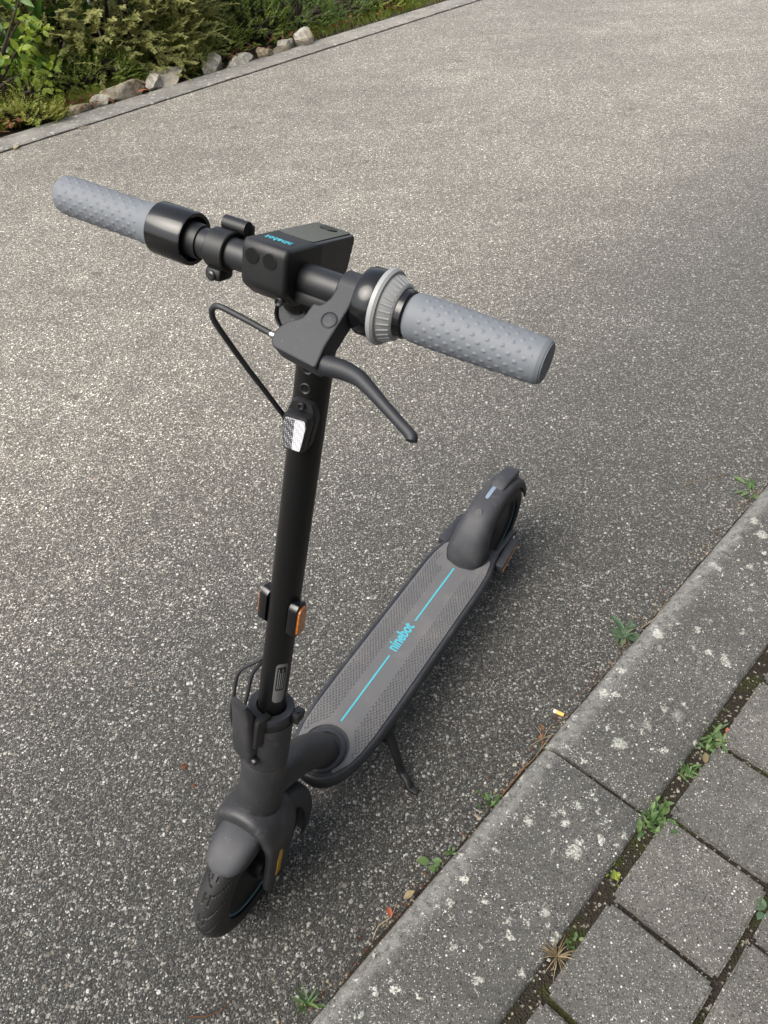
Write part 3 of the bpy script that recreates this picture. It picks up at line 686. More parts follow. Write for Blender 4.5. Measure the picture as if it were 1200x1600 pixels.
# headlight below the bar
hl = S(G().lathe([(.026, .013), (.034, .0175), (.056, .0182), (.058, .0175), (.0575, .0158), (.053, .0152)], (0, -.001, .9485), 'X', 40, (True, False)), 'headlight', 'gloss_black')
S(G().lathe([(.044, .004), (.046, .0100), (.0525, .0150)], (0, -.001, .9485), 'X', 32, (True, False)), 'headlight_bowl', 'steel', hl)
S(G().lathe([(.0535, .0156), (.0552, .0145), (.0562, .009), (.0565, .003)], (0, -.001, .9485), 'X', 36, (True, True)), 'headlight_lens', 'headlight_glass', hl)
# brake bracket, lever and cable
VN, VV = Vector((.74, 0, .673)), Vector((.673, 0, -.74)); VP = Vector((.087, 0, 1.012))
BK = Matrix(((0, VV.x, VN.x, VP.x), (1, 0, 0, VP.y), (0, VV.z, VN.z, VP.z), (0, 0, 0, 1)))    # (y, v, n) -> steering frame
ol = rpoly([(.0635, .0035), (.0625, .022), (.0570, .0305), (.0505, .0300), (.0480, .0455), (.0370, .0520), (.0310, .0610), (.0300, .0715), (.0345, .0770), (.0785, .0815), (.0775, .0620), (.0815, .0230), (.0805, .0035)], [.004, .004, .005, .003, .004, .008, .008, .006, .006, .004, .002, .006, .004], 4)
g = G(); bm_ = G().prism([(p.x, p.y) for p in ol], -.019, .0030, .0016, 2); g.v = [BK @ v for v in bm_.v]; g.f = bm_.f
br = S(g, 'brake_bracket', 'bracket_paint', sco, 40)
g = G().lathe([(.0620, .0152), (.0620, .0178), (.0632, .0188), (.0795, .0188), (.0805, .0178), (.0805, .0152)], (BX, 0, BZ), 'Y', 48, (False, False)); S(g, 'brake_clamp', 'bracket_paint', br)
g = G().lathe([(-.001, .0072), (.0036, .0072), (.0040, .0064), (.0034, .0058), (.0038, .003)], n=32); g.v = [BK @ (v + Vector((.0705, .0400, 0))) for v in g.v]; S(g, 'pivot_cap', 'bracket_paint', br)
lp = [(.0745, .0735, -.0085, .0085), (.084, .0725, -.0085, .0088), (.097, .0715, -.0085, .0082), (.111, .0730, -.0085, .0070), (.125, .0785, -.0088, .0058), (.141, .0860, -.0092, .0050), (.157, .0935, -.0096, .0047), (.1680, .0985, -.0100, .0047), (.1730, .1015, -.0102, .0050), (.1740, .1045, -.0102, .0048)]
g = G().tube([BK @ Vector(p[:3]) for p in lp], [p[3] for p in lp], 18, sub=5); S(g, 'brake_lever', 'bracket_paint', br, 60)
c0 = Vector((0.1260, 0.0272, 0.9588))
cab = [Vector((0.1260, 0.0272, 0.9588)), Vector((0.1270, 0.0148, 0.9612)), Vector((0.1290, -0.0004, 0.9646)), Vector((0.1310, -0.0156, 0.9676)), Vector((0.1320, -0.0242, 0.9690)), Vector((0.1315, -0.0298, 0.9682)), Vector((0.1300, -0.0348, 0.9639)), Vector((0.1275, -0.0370, 0.9579)), Vector((0.1240, -0.0365, 0.9502)), Vector((0.1120, -0.0328, 0.9330)), Vector((0.0850, -0.0263, 0.8978)), Vector((0.0580, -0.0198, 0.8642)), Vector((0.0330, -0.0140, 0.8330)), Vector((0.0200, -0.0110, 0.8160))]
S(G().tube(cab, .0027, 12, sub=8), 'brake_cable', 'cable_rubber', sco, 60)
S(G().tube([c0 + Vector((0, .004, 0)), c0 + Vector((.0005, -.004, .0005))], .0032, 14), 'cable_ferrule', 'steel', br)
for k, (dx, dy, bul) in enumerate(((.0, 0, .030), (-.010, .006, .020))):
    c_ = [(-.006 + dx, -.018 + dy, .455), (-.002 + dx, -.026 + dy, .437), (.004 + dx, -.024 - bul + dy, .400), (.010 + dx, -.026 - bul + dy, .360), (.010 + dx, -.036 - bul * .7 + dy, .310), (.006 + dx, -.036 - bul * .2 + dy, .255), (.000 + dx, -.034 + dy, .205), (-.012 + dx, -.028 + dy, .165)]
    S(G().tube(c_, .0027, 10, sub=6), 'control_cable', 'cable_rubber', sco, 60)
# neck between head tube and deck
DY = -.003; DZ = .1455
nk = [(.822, 0, .300, .0285), (.79, 0, .287, .029), (.745, DY * .3, .258, .030), (.708, DY * .7, .222, .0305), (.678, DY, .182, .031), (.662, DY, .150, .0315), (.658, DY, .12, .0315)]
neck = B_(G().tube([p[:3] for p in nk], [p[3] for p in nk], 40, sub=5), 'neck', 'body_paint', sco, 60)
g = G().lathe([(DZ - .012, .040), (DZ + .0028, .0395), (DZ + .0048, .0365), (DZ + .0055, .031)], (.656, DY, 0), 'Z', 48, (False, False), rx=1.12); B_(g, 'neck_collar', 'deck_rim', neck)
# deck
def deck_outline(ins):
    half = [(.715, .0), (.711, .022), (.699, .039), (.677, .0555), (.640, .0675), (.590, .0735), (.52, .0755), (.30, .0755), (.17, .0755), (.125, .072), (.085, .062), (.055, .0600), (.05, .0)]
    pts_ = [(x, y) for x, y in half[:-1]] + [(x, -y) for x, y in half[-2:0:-1]]
    c_ = Vector((.38, 0)); out = []
    n = len(pts_)
    for i in range(n):
        a, b_, c2 = Vector(pts_[i - 1]), Vector(pts_[i]), Vector(pts_[(i + 1) % n]); t_ = (c2 - a).normalized(); nn = Vector((-t_.y, t_.x)); out.append(b_ + nn * ins)
    return rpoly([(p.x, p.y) for p in out], .03, 4)
rings = []
for z, ins in ((DZ - .0530, .016), (DZ - .048, .008), (DZ - .030, .002), (DZ - .016, -.001), (DZ - .007, .0), (DZ - .002, .0022), (DZ, .0050), (DZ, .0075), (DZ - .001, .0085)):
    rings.append([Vector((p.x, p.y + DY, z)) for p in deck_outline(ins)])
deck = B_(G().loft(rings), 'deck', 'deck_rim', sco, 45)
arcn = [(.650 + .047 * math.cos(R(a)), .043 * math.sin(R(a))) for a in range(50, 311, 20)]
matp = [(.675, .0440), (.655, .0545), (.625, .0605), (.585, .0630), (.52, .0640), (.17, .0640), (.135, .0620), (.100, .0560), (.092, .0500), (.112, .0455), (.140, .031), (.148, .0), (.140, -.031), (.112, -.0455), (.092, -.0500), (.100, -.0560), (.135, -.0620), (.17, -.0640), (.52, -.0640), (.585, -.0630), (.625, -.0605), (.655, -.0545), (.675, -.0440), (.684, -.0395)] + [(x, y) for x, y in arcn[::-1]] + [(.684, .0395)]
matp = rpoly(matp, .006, 3)
mat = B_(G().prism([(p.x, p.y + DY) for p in matp], DZ - .003, DZ + .0018, .0008, 1), 'deck_mat', 'mat_rubber', sco, 30)
# moulded studs in two bands
g = G(); zt = DZ + .0018
x = .135
i = 0
while x < .672:
    for j in range(5):
        for sgn in (-1, 1):
            y = sgn * (.0285 + .0068 * j + (.0034 if i % 2 else 0)); ay = abs(y)
            if math.hypot((x - .650) / .052, y / .048) < 1.05 or (x > .60 and ay > .0610 - (x - .60) * .18) or ay > .0615 or (x < .17 and ay < .048): continue
            if x > .655 and ay > .05: continue
            
            c_ = Vector((x, y + DY, zt)); a, b_, h = .0030, .0023, .0018
            g.add([c_ + Vector((-a, 0, 0)), c_ + Vector((0, -b_, 0)), c_ + Vector((a, 0, 0)), c_ + Vector((0, b_, 0)), c_ + Vector((-a * .35, 0, h)), c_ + Vector((0, -b_ * .35, h)), c_ + Vector((a * .35, 0, h)), c_ + Vector((0, b_ * .35, h))], [(4, 5, 6, 7), (0, 1, 5, 4), (1, 2, 6, 5), (2, 3, 7, 6), (3, 0, 4, 7)])
    x += .0050; i += 1
tag(B_(g, 'stud', 'mat_rubber', mat, 20), kind='stuff')
CY = -.0075
for x0, x1 in ((.422, .592), (.156, .322)):
    B_(G().box(((x0 + x1) / 2, CY, zt + .0002), (x1 - x0, .0036, .0008), 0), 'stripe', 'cyan_print', mat)
M_ = Matrix.Translation((.3720, CY - .004, zt + .0004)) @ Matrix.Rotation(R(180), 4, 'Z')
put_text('deck_lettering', 'ninebot', .034, 'cyan_print', mat, M_, .70, .0010)
# rear fender, tail light
fr_ = [(-8, .155, .041, .05, .035), (8, .157, .0440, .053, .042), (22, .159, .0435, .048, .041), (36, .158, .0395, .038, .033), (52, .154, .0345, .030, .026), (70, .1445, .0315, .024, .021), (88, .137, .0305, .021, .018), (108, .1345, .0300, .020, .016), (130, .134, .0300, .020, .015), (150, .135, .0298, .020, .014), (166, .138, .0295, .019, .013), (174, .1405, .0285, .015, .011)]
fd = B_(G().loft(shell((RW[0], RW[1] - .004, RW[2]), interp(fr_, 60), .0035, 22)), 'rear_fender', 'fender_plastic', sco, 40)
def on_f(ang_, rad, y): a = R(ang_); return Vector((RW[0] + rad * math.cos(a), RW[1] - .004 + y, RW[2] + rad * math.sin(a)))
M_ = Matrix.Translation(on_f(55, .1520, -.003)) @ Matrix.Rotation(R(35), 4, 'Y')
g = G().lathe([(-.004, .0085), (.0004, .0085), (.0009, .0075)], n=28, rx=1.3); g.v = [M_ @ v for v in g.v]; B_(g, 'fender_plug', 'fender_plastic', fd)
g = G()
for i in range(8):
    a0, a1 = 70 + i * 2.6, 70 + (i + 1) * 2.6
    def fr_at(a): return float(np.interp(a, [f[0] for f in fr_], [f[1] for f in fr_])) + .0008
    w0 = .0042 if 0 < i else .003
    g.add([on_f(a0, fr_at(a0), -.0045 - w0), on_f(a1, fr_at(a1), -.0045 - .0042), on_f(a1, fr_at(a1), -.0045 + .0042), on_f(a0, fr_at(a0), -.0045 + w0)], [(0, 1, 2, 3)])
fst = B_(g, 'fender_sticker', 'silver_sticker', fd, 60)
tl_ = [( -.004, .2580, .0140, .010), (-.016, .2655, .0165, .014), (-.040, .2665, .0172, .016), (-.070, .2615, .0178, .016), (-.0905, .2560, .0172, .0150), (-.0955, .2535, .0155, .0125)]
rings = [[Vector((x, -.003 + hw * math.copysign(abs(math.cos(a)) ** .4, math.cos(a)), z - hh + hh * math.copysign(abs(math.sin(a)) ** .4, math.sin(a)))) for a in [2 * math.pi * k / 32 for k in range(32)]] for x, z, hw, hh in tl_]
tail = B_(G().loft(rings), 'tail_light', 'fender_plastic', sco, 50)
B_(G().box((-.0960, -.003, .2410), (.003, .026, .015), .001), 'tail_lens', 'amber_lens', tail)
# rear drop-outs and low side reflectors
for sgn in (-1, 1):
    prf = rpoly([(.14, .120), (.14, .142), (.05, .1430), (-.020, .1400), (-.040, .128), (-.040, .108), (-.02, .100), (.06, .104)], .006, 3)
    arm = B_(slab([(p.x, p.y) for p in prf], .0055, .0015, None, sgn * .052 + DY), 'rear_arm', 'deck_rim')
    g = G().box((.040, sgn * .0685 + DY, .1270), (.096, .020, .021), .0035, rot=Matrix.Rotation(sgn * R(4), 3, 'Z')); rb = B_(g, 'reflector_mount', 'deck_rim', arm)
    g = G().box((.040, sgn * .0780 + DY, .1225), (.088, .0032, .0125), .001, rot=Matrix.Rotation(sgn * R(4), 3, 'Z')); B_(g, 'side_reflector', 'amber_lens', arm)
    B_(G().lathe([(sgn * .048, .0095), (sgn * .0625, .009), (sgn * .064, .007)], (RW[0], DY, RW[2]), 'Y', 6), 'axle_nut', 'dark_steel', arm)
# kickstand: pivot lug, curved leg, flat foot
ft = BM.inverted() @ Vector((.021, .730, .0045))
ks = [Vector((.538, .050, .100)), Vector((.541, .066, .092)), Vector((.546, .078, .081)), Vector((.556, .097, .055)), Vector((.564, .114, .030)), ft + Vector((-.006, -.010, .008)), ft + Vector((0, 0, .0005))]
kst = B_(G().tube(ks, [.013, .0125, .0105, .0084, .0080, .0080, .0082], 14, sub=5, flat=.75), 'kickstand', 'black_plastic', sco, 60)
B_(G().box((.540, .056, .098), (.04, .030, .022), .004), 'kickstand_pivot', 'black_plastic', kst)
M_ = BM.inverted() @ Matrix.Translation((.024, .7275, .0040)) @ Matrix.Rotation(R(-35), 4, 'Z')
g = G().box((0, 0, 0), (.030, .013, .0076), .0024); g.v = [M_ @ v for v in g.v]; B_(g, 'kickstand_foot', 'black_plastic', kst)

# ------------------------------------------------------------------ rocks along the far kerb
def rock(a, b, L, W, H, mat, label, seed, rz=0.):
    bm_ = bmesh.new(); bmesh.ops.create_icosphere(bm_, subdivisions=4, radius=1)
    r2 = random.Random(seed); pl_ = []
    for _ in range(13):
        n_ = Vector((r2.gauss(0, 1), r2.gauss(0, 1), r2.gauss(0, .8))).normalized(); pl_.append((n_, r2.uniform(.45, .8)))
    for v in bm_.verts:
        p = v.co.copy()
        for n_, d in pl_:
            e = p.dot(n_) - d
            if e > 0: p -= n_ * e
        q_ = p * 2.2 + Vector((seed * 3.3, 0, 0)); p *= 1.12 + .10 * noise.noise(q_) + .07 * noise.noise(q_ * 3.1) + .035 * noise.noise(q_ * 8)
        v.co = Vector((p.x * L / 1.5, p.y * W / 1.5, p.z * H / 1.15))
    g = G().bm(bm_); me = g.mesh('edging_rock', mat, ang=32)
    o = link('edging_rock', me); o.matrix_world = Matrix.Translation(K(a, b, H * .28)) @ Matrix.Rotation(KA + rz, 4, 'Z')
    return tag(o, label, 'rock', 'rocks edging the far garden bed')
rock(2.36, -4.29, 0.129, 0.086, 0.037, 'tan_rock', 'small tan rock at the end of the garden edging, beside dead leaves', 1, .2)
rock(2.50, -4.30, 0.103, 0.069, 0.045, 'pale_rock', 'small whitish rock between the small tan rock and the long blocky one', 2)
rock(2.69, -4.33, 0.232, 0.129, 0.070, 'tan_rock', 'long blocky weathered rock with a red leaf at its foot', 3, .1)
rock(2.87, -4.31, 0.120, 0.095, 0.070, 'pale_rock', 'pale upright rock squeezed against the large grey boulder', 4)
rock(3.02, -4.35, 0.232, 0.138, 0.086, 'grey_rock', 'large rounded grey boulder with a pale face below the feathery shrub', 5, .2)
rock(3.34, -4.31, 0.155, 0.112, 0.082, 'grey_rock', 'lone grey rock standing upright in front of the yellow-green yew', 6, .3)
rock(3.54, -4.28, 0.206, 0.095, 0.045, 'pale_rock', 'long low pale rock lying flat on the kerb edge', 7)
rock(3.74, -4.27, 0.086, 0.077, 0.061, 'tan_rock', 'small tan lump of rock in front of the ground cover', 8)
rock(3.95, -4.29, 0.146, 0.103, 0.070, 'grey_rock', 'brownish grey rock leaning on the last white rock', 9, .2)
rock(4.10, -4.28, 0.120, 0.103, 0.082, 'pale_rock', 'white angular rock, last of the edging before the grass', 10)
rock(3.85, -4.245, 0.189, 0.043, 0.037, 'tan_rock', 'thin tan sliver of rock along the kerb', 11)
# pale blocks of a low wall behind the ground cover
for i, (a, b, L, W, H, lab) in enumerate(((4.62, -5.10, .50, .22, .13, 'long pale limestone block of the low garden wall'), (5.05, -5.02, .40, .2, .11, 'shorter pale limestone block beside the flat slab'), (4.85, -5.40, .5, .25, .22, 'pale limestone block set back on top of the low wall'))):
    g = G(); bm_ = bmesh.new(); bmesh.ops.create_cube(bm_, size=1); bmesh.ops.subdivide_edges(bm_, edges=bm_.edges[:], cuts=7, use_grid_fill=True)
    for v in bm_.verts:
        p = Vector((v.co.x * L, v.co.y * W, v.co.z * H)); d = noise.noise_vector(p * 9 + Vector((i * 5, 0, 0))) * .022; v.co = p + d
    g.bm(bm_); o = link('wall_block', g.mesh('wall_block', 'pale_stone', ang=40)); o.matrix_world = Matrix.Translation(K(a, b, H / 2 - .01)) @ Matrix.Rotation(KA + i * .05, 4, 'Z'); tag(o, lab, 'stone block', 'blocks of the low garden wall')
g = G().prism([(p.x, p.y) for p in rpoly([(-.32, -.16), (.30, -.18), (.34, .12), (-.28, .17)], .04)], 0, .05, .008)
o = link('stepping_slab', g.mesh('stepping_slab', 'slab_stone')); o.matrix_world = Matrix.Translation(K(5.27, -4.66, .075)) @ Matrix.Rotation(KA, 4, 'Z'); tag(o, 'flat grey stepping slab lying in the grass by the low wall', 'slab')

# ------------------------------------------------------------------ plants
def leaf_geo(L, W, fold=.18, curl=.15, n=4):
    """one leaf along +x, blade in xy, a few faces either side of the midrib"""
    vs = []; fs = []
    for i in range(n + 1):
        t_ = i / n; w_ = W * .5 * math.sin(math.pi * min(1, t_ * .92 + .06)) ** .8 * (1 - .15 * t_); z = -curl * L * t_ * t_
        vs += [Vector((L * t_, -w_, z + fold * w_)), Vector((L * t_, 0, z)), Vector((L * t_, w_, z + fold * w_))]
    for i in range(n):
        for j in range(2): k = i * 3 + j; fs.append((k, k + 3, k + 4, k + 1))
    return vs, fs
def leaf_mesh(name, mat, L, W, **kw):
    vs, fs = leaf_geo(L, W, **kw); g = G().add(vs, fs); return g.mesh(name, mat, ang=70, recalc=False)
def orient(p, d, up, s=1.):
    x = d.normalized(); z = (up - x * up.dot(x)); z = z.normalized() if z.length > 1e-4 else x.orthogonal().normalized(); y = z.cross(x)
    return Matrix(((x.x * s, y.x * s, z.x * s, p.x), (x.y * s, y.y * s, z.y * s, p.y), (x.z * s, y.z * s, z.z * s, p.z), (0, 0, 0, 1)))
def rv(r, s=1.): return Vector((r.gauss(0, s), r.gauss(0, s), r.gauss(0, s)))
def blob(r, c, rad, shell=False):
    while True:
        u = Vector((r.uniform(-1, 1), r.uniform(-1, 1), r.uniform(-1, 1)))
        if u.length <= 1: break
    if shell: u = u.normalized() * r.uniform(.8, 1.06)
    elif r.random() < .6: u = u.normalized() * r.uniform(.75, 1.)
    return c + Vector((u.x * rad[0], u.y * rad[1], u.z * rad[2])), u
def stems(g, base, tips, r0=.012):
    for t_ in tips:
        mid_ = base.lerp(t_, .5) + Vector((rng.uniform(-.05, .05), rng.uniform(-.05, .05), .06)); g.tube([base, mid_, t_], [r0, r0 * .65, r0 * .25], 6, sub=3)
def broadleaf(name, label, a, b, h, rad, n_obj, n_stuff, L, W, mat, seed, nclump=26, cat='shrub'):
    """shrub with leaves in whorls at twig ends; the leaves that show are objects of their own"""
    r = random.Random(seed); base = K(a, b, .0); root = tag(empty(name, Matrix.Translation(base)), label, cat)
    cen = Vector((0, 0, h * .25)); rad = (rad[0], rad[1], h * .72); whorls = []
    for _ in range(nclump * 9):
        p, u = blob(r, cen, rad)
        if p.z < .05: continue
        whorls.append((p, (u * .8 + Vector((0, 0, .35)) + rv(r, .25)).normalized()))
    g = G(); stems(g, Vector((0, 0, -.02)), [w_[0] for w_ in whorls[::7]], .014); g.build('trunk', 'bark', root, None, 60)
    ms = [leaf_mesh('leaf', mat, L * k, W * k, curl=cu) for k, cu in ((1., .18), (.8, .1), (1.15, .25))]
    vs0, fs0 = leaf_geo(L * .95, W * .95); gs = G()
    camv = (Vector((0, 0, 1.43)) - base - cen).normalized()
    items = []
    for p, d in whorls:
        for k in range(r.randint(4, 7)):
            dd = (d * .5 + rv(r, .6)).normalized(); dd.z -= .15
            items.append((p + dd * .015 + rv(r, .012), dd, (Vector((0, 0, 1)) * .8 + camv * .7 + rv(r, .45)).normalized(), r.uniform(.75, 1.15)))
    items.sort(key=lambda it: -(it[0] - cen).dot(camv))
    crown = None
    for p, d, up, s_ in items[n_obj:n_obj + n_stuff]:
        M_ = orient(p, d, up, s_); gs.add([M_ @ v for v in vs0], fs0)
    crown = tag(gs.build('crown', mat, root, None, 70, False), kind='stuff')
    for i, (p, d, up, s_) in enumerate(items[:n_obj]):
        o = link('leaf', ms[i % 3], crown); o.matrix_local = orient(p, d, up, s_)
    return root
broadleaf('leafy_shrub', 'bright green broad-leaved shrub with oval leaves in front of the white wall', 1.97, -4.74, .98, (.50, .34, .56), 290, 1000, .046, .032, 'leaf_bright', 11, 26)
broadleaf('leafy_shrub', 'rounder oval-leaved shrub standing apart before the end of the white wall', .75, -4.85, .8, (.45, .38, .5), 60, 700, .05, .034, 'leaf_bright', 13, 22)
broadleaf('laurel_shrub', 'laurel shrub with long glossy leaves between oval-leaved and feathery shrubs', 2.62, -5.05, 1.15, (.34, .40, .55), 160, 700, .125, .046, 'leaf_laurel', 12, 16)
broadleaf('laurel_shrub', 'dark laurel shrub overhanging the low limestone wall', 4.35, -5.85, 1.5, (.75, .6, .66), 120, 1500, .13, .045, 'leaf_dark', 14, 34)
def feathery(name, label, a, b, h, rad, nspray, mat, seed, slen=(.14, .24), lf=.011, droop=.5, cat='shrub'):
    r = random.Random(seed); base = K(a, b, 0); root = tag(empty(name, Matrix.Translation(base)), label, cat); cen = Vector((0, 0, h * .22)); rad = (rad[0], rad[1], h * .72); g = G(); tips = []
    vs0, fs0 = leaf_geo(1., .36, .1, .1, 2)
    for s_ in range(nspray):
        p, u = blob(r, cen, rad, r.random() < .9)
        while p.z < .01: p, u = blob(r, cen, rad, r.random() < .9)
        d = (u + Vector((0, 0, .55)) + rv(r, .35)).normalized(); L = r.uniform(*slen); q_ = p.copy(); tips.append(p)
        nseg = int(L / .011)
        for k in range(nseg):
            d = (d + Vector((0, 0, -droop * .05)) + rv(r, .05)).normalized(); q_ = q_ + d * .011
            sd_ = d.cross(Vector((0, 0, 1)) + rv(r, .3)).normalized()
            for sgn in (-1, 1):
                dd = (sd_ * sgn * .9 + d * .7 + rv(r, .15)); M_ = orient(q_, dd, Vector((0, 0, .75)) + u * .75 + rv(r, .3), lf * (1.25 - .6 * k / nseg) * r.uniform(.8, 1.3)); g.add([M_ @ v for v in vs0], fs0)
    t2 = G(); stems(t2, Vector((0, 0, -.02)), tips[::max(1, nspray // 26)], .016); t2.build('trunk', 'bark', root, None, 60)
    tag(g.build('crown', mat, root, None, 70, False), kind='stuff'); return root
feathery('feathery_shrub', 'grey-green feathery shrub arching over the large grey boulder', 3.02, -5.00, 1.1, (.66, .52, .58), 2300, 'leaf_feather', 21, (.14, .26), .024)
feathery('yew_shrub', 'yellow-green upright yew at the end of the feathery shrub', 3.78, -5.05, 1.05, (.38, .42, .58), 1500, 'leaf_yew', 22, (.10, .2), .023)
feathery('yew_shrub', 'dark spreading shrub filling the shade under the laurel', 4.25, -5.25, .55, (.55, .40, .34), 620, 'leaf_dark', 23, (.10, .2), .017)
covers = [(3.50, -4.62, .22, (.24, .16, .13), 'leaf_cover', 'low green ground cover behind the long low rock'), (3.92, -4.66, .30, (.28, .2, .17), 'leaf_cover', 'fern-like green ground cover behind the tan lump'), (4.32, -4.60, .24, (.28, .2, .14), 'leaf_cover', 'yellow-green ground cover behind the white angular rock'), (4.72, -4.62, .15, (.28, .18, .1), 'leaf_yew', 'low green mat of plants in front of the limestone blocks'), (5.10, -4.55, .16, (.26, .14, .09), 'leaf_cover', 'short green mat of plants beside the stepping slab'), (4.45, -4.90, .20, (.26, .12, .12), 'leaf_dark', 'dark bluish low plant against the limestone blocks'), (5.85, -4.78, .35, (.4, .25, .24), 'leaf_dark', 'dark low bush beyond the stepping slab'), (2.62, -4.66, .2, (.36, .14, .11), 'leaf_cover', 'mossy green plant behind the long blocky rock'), (1.98, -4.44, .09, (.30, .07, .06), 'leaf_yew', 'small green plants under the oval-leaved shrub'), (3.16, -4.50, .18, (.22, .10, .1), 'leaf_yew', 'yellowish plant between the boulder and the lone grey rock')]
for i, (a, b, h, rad, mt, lab) in enumerate(covers): feathery('ground_cover', lab, a, b, h, rad, int(330 * (rad[0] / .25)), mt, 40 + i, (.06, .13), .015, .2, 'plant')
# a bright sprig at the foot of the bed
feathery('garden_sprig', 'single bright green sprig standing in the dead leaves', 2.13, -4.34, .22, (.05, .05, .12), 16, 'leaf_cover', 60, (.10, .16), .02, .1, 'plant')
# grass verge that nobody could count
def grass(name, label, boxes, n, mat, h=(.03, .08), seed=3):
    r = random.Random(seed); g = G()
    for _ in range(n):
        a0, a1, b0, b1 = boxes[r.randrange(len(boxes))]; p = K(r.uniform(a0, a1), r.uniform(b0, b1), .0); L = r.uniform(*h); d = Vector((r.gauss(0, .35), r.gauss(0, .35), 1)).normalized(); s_ = d.orthogonal().normalized() * .0022; e = Vector((r.gauss(0, .3), r.gauss(0, .3), 0)) * L
        g.add([p - s_, p + s_, p + d * L * .6 + s_ * .7 + e * .3, p + d * L * .6 - s_ * .7 + e * .3, p + d * L + e], [(0, 1, 2, 3), (3, 2, 4)])
    return tag(g.build(name, mat, None, None, 0, False), label, 'grass', kind='stuff')
grass('grass', 'short green grass along the far kerb', [(4.1, 6.6, -4.62, -4.27), (4.4, 6.6, -5.2, -4.5), (1.4, 3.4, -4.6, -4.34), (-1.5, 1.5, -5.4, -4.3)], 8500, 'leaf_cover')
# dead leaves on the garden edge
r = random.Random(5); g = G()
for _ in range(420):
    cl = r.random()
    a, b = (r.uniform(1.3, 2.45), r.gauss(-4.34, .05)) if cl < .55 else (r.uniform(2.4, 5.2), r.gauss(-4.36, .07)) if cl < .85 else (r.uniform(2.3, 2.9), r.uniform(-4.9, -4.5))
    vs0, fs0 = leaf_geo(r.uniform(.02, .05), r.uniform(.012, .026), r.uniform(-.5, .8), r.uniform(-.3, .5), 3); M_ = orient(K(a, b, .03 + r.random() * .025), Vector((r.gauss(0, 1), r.gauss(0, 1), r.gauss(0, .25))), Vector((0, 0, 1)) + rv(r, .5)); g.add([M_ @ v for v in vs0], fs0)
tag(g.build('leaf_litter', 'leaf_brown', None, None, 70, False), 'brown dead leaves along the garden edge', 'dead leaves', kind='stuff')

def single_leaf(name, label, p, L, W, mat, rz, tilt=.1, curl=.2, fold=.3, cat='leaf'):
    me = leaf_mesh(name, mat, L, W, curl=curl, fold=fold); o = link(name, me); o.matrix_world = Matrix.Translation(p) @ Matrix.Rotation(rz, 4, 'Z') @ Matrix.Rotation(-tilt, 4, 'Y'); return tag(o, label, cat)
single_leaf('fallen_leaf', 'red-brown fallen leaf lying in the gutter by the kerb', K(.335, -.012, .008), .017, .010, 'leaf_red', 1.9, .3, .3, .6)
single_leaf('fallen_leaf', 'orange dead leaf at the foot of the long blocky rock', K(2.72, -4.235, .03), .075, .03, 'leaf_red', .8, .05, .1, .3)
single_leaf('fallen_leaf', 'tan dead leaf lying on a paving stone beside the kerb weed', K(.925, .248, .037), .020, .013, 'leaf_dry', 1.2, .2, .1, .3)
single_leaf('fallen_leaf', 'yellow fallen leaf on the road beside the far kerb', K(2.18, -4.02, .01), .06, .02, 'leaf_dry', .7, .05, .1, .3)
single_leaf('fallen_leaf', 'pale yellow leaf on the road edge at the foot of the bed', K(1.80, -4.02, .01), .05, .03, 'leaf_dry', 1.5, .05, .1, .3)
single_leaf('fallen_leaf', 'small crumpled brown leaf in the gutter beside the red one', K(.372, -.016, .008), .022, .013, 'leaf_dry', .3, .2, -.4, .9)
for i_, (a, b, sz, lab) in enumerate(((.269, -.506, .0075, 'larger crushed red berry on the asphalt beside the front wheel'), (.257, -.459, .0045, 'smaller crushed red berry on the asphalt beside the larger one'))):
    bm_ = bmesh.new(); bmesh.ops.create_icosphere(bm_, subdivisions=3, radius=1)
    for v in bm_.verts:
        k_ = 1 + .35 * noise.noise(v.co * 2.3 + Vector((i_ * 4, 1, 0))); v.co = Vector((v.co.x * sz * k_, v.co.y * sz * .8 * k_, max(-.2, v.co.z) * .0022))
    o = link('crushed_berry', G().bm(bm_).mesh('crushed_berry', 'leaf_brown')); o.matrix_world = Matrix.Translation(K(a, b, .0012)); tag(o, lab, 'berry')
# weeds in the joints: each a rosette of leaves
def weed(label, a, b, z, n, L, W, mat, seed, elev=(.15, .7), name='weed', spread=.004, extra=None, blades=False):
    r = random.Random(seed); root = tag(empty(name, Matrix.Translation(K(a, b, z))), label, 'weed', None)
    ms = [leaf_mesh('leaf', mat, L * k, W * k, curl=.12, fold=.35) for k in (1., .72)]
    for i in range(n):
        an = 2 * math.pi * i / n * 1.9 + r.uniform(-.4, .4); e = r.uniform(*elev); d = Vector((math.cos(an) * math.cos(e), math.sin(an) * math.cos(e), math.sin(e)))
        o = link('leaf', ms[i % 2], root); o.matrix_local = orient(Vector((r.gauss(0, spread), r.gauss(0, spread), 0)), d, Vector((0, 0, 1)) + rv(r, .25), r.uniform(.7, 1.15))
    if extra:
        for i in range(extra[0]):
            an = r.uniform(0, 6.28); e = r.uniform(.05, .9); d = Vector((math.cos(an) * math.cos(e), math.sin(an) * math.cos(e), math.sin(e))); Ls = extra[1] * r.uniform(.5, 1.2)
            g = G().tube([Vector((0, 0, 0)), d * Ls * .5 + Vector((0, 0, .003)), d * Ls - Vector((0, 0, Ls * .12))], [.0006, .0005, .0003], 5, sub=3); g.build('stalk', extra[2], root, None, 60)
    return root
weed('dandelion-like weed with dry stalks where the road meets the kerb', 1.115, -.028, .004, 22, .044, .015, 'leaf_greygreen', 1, (.15, .7), spread=.008, extra=(8, .06, 'leaf_dry'))
weed('small weed in the gutter, second along from the dandelion-like one', .612, -.010, .003, 16, .020, .008, 'leaf_weed', 2, (.2, 1.1), spread=.010)
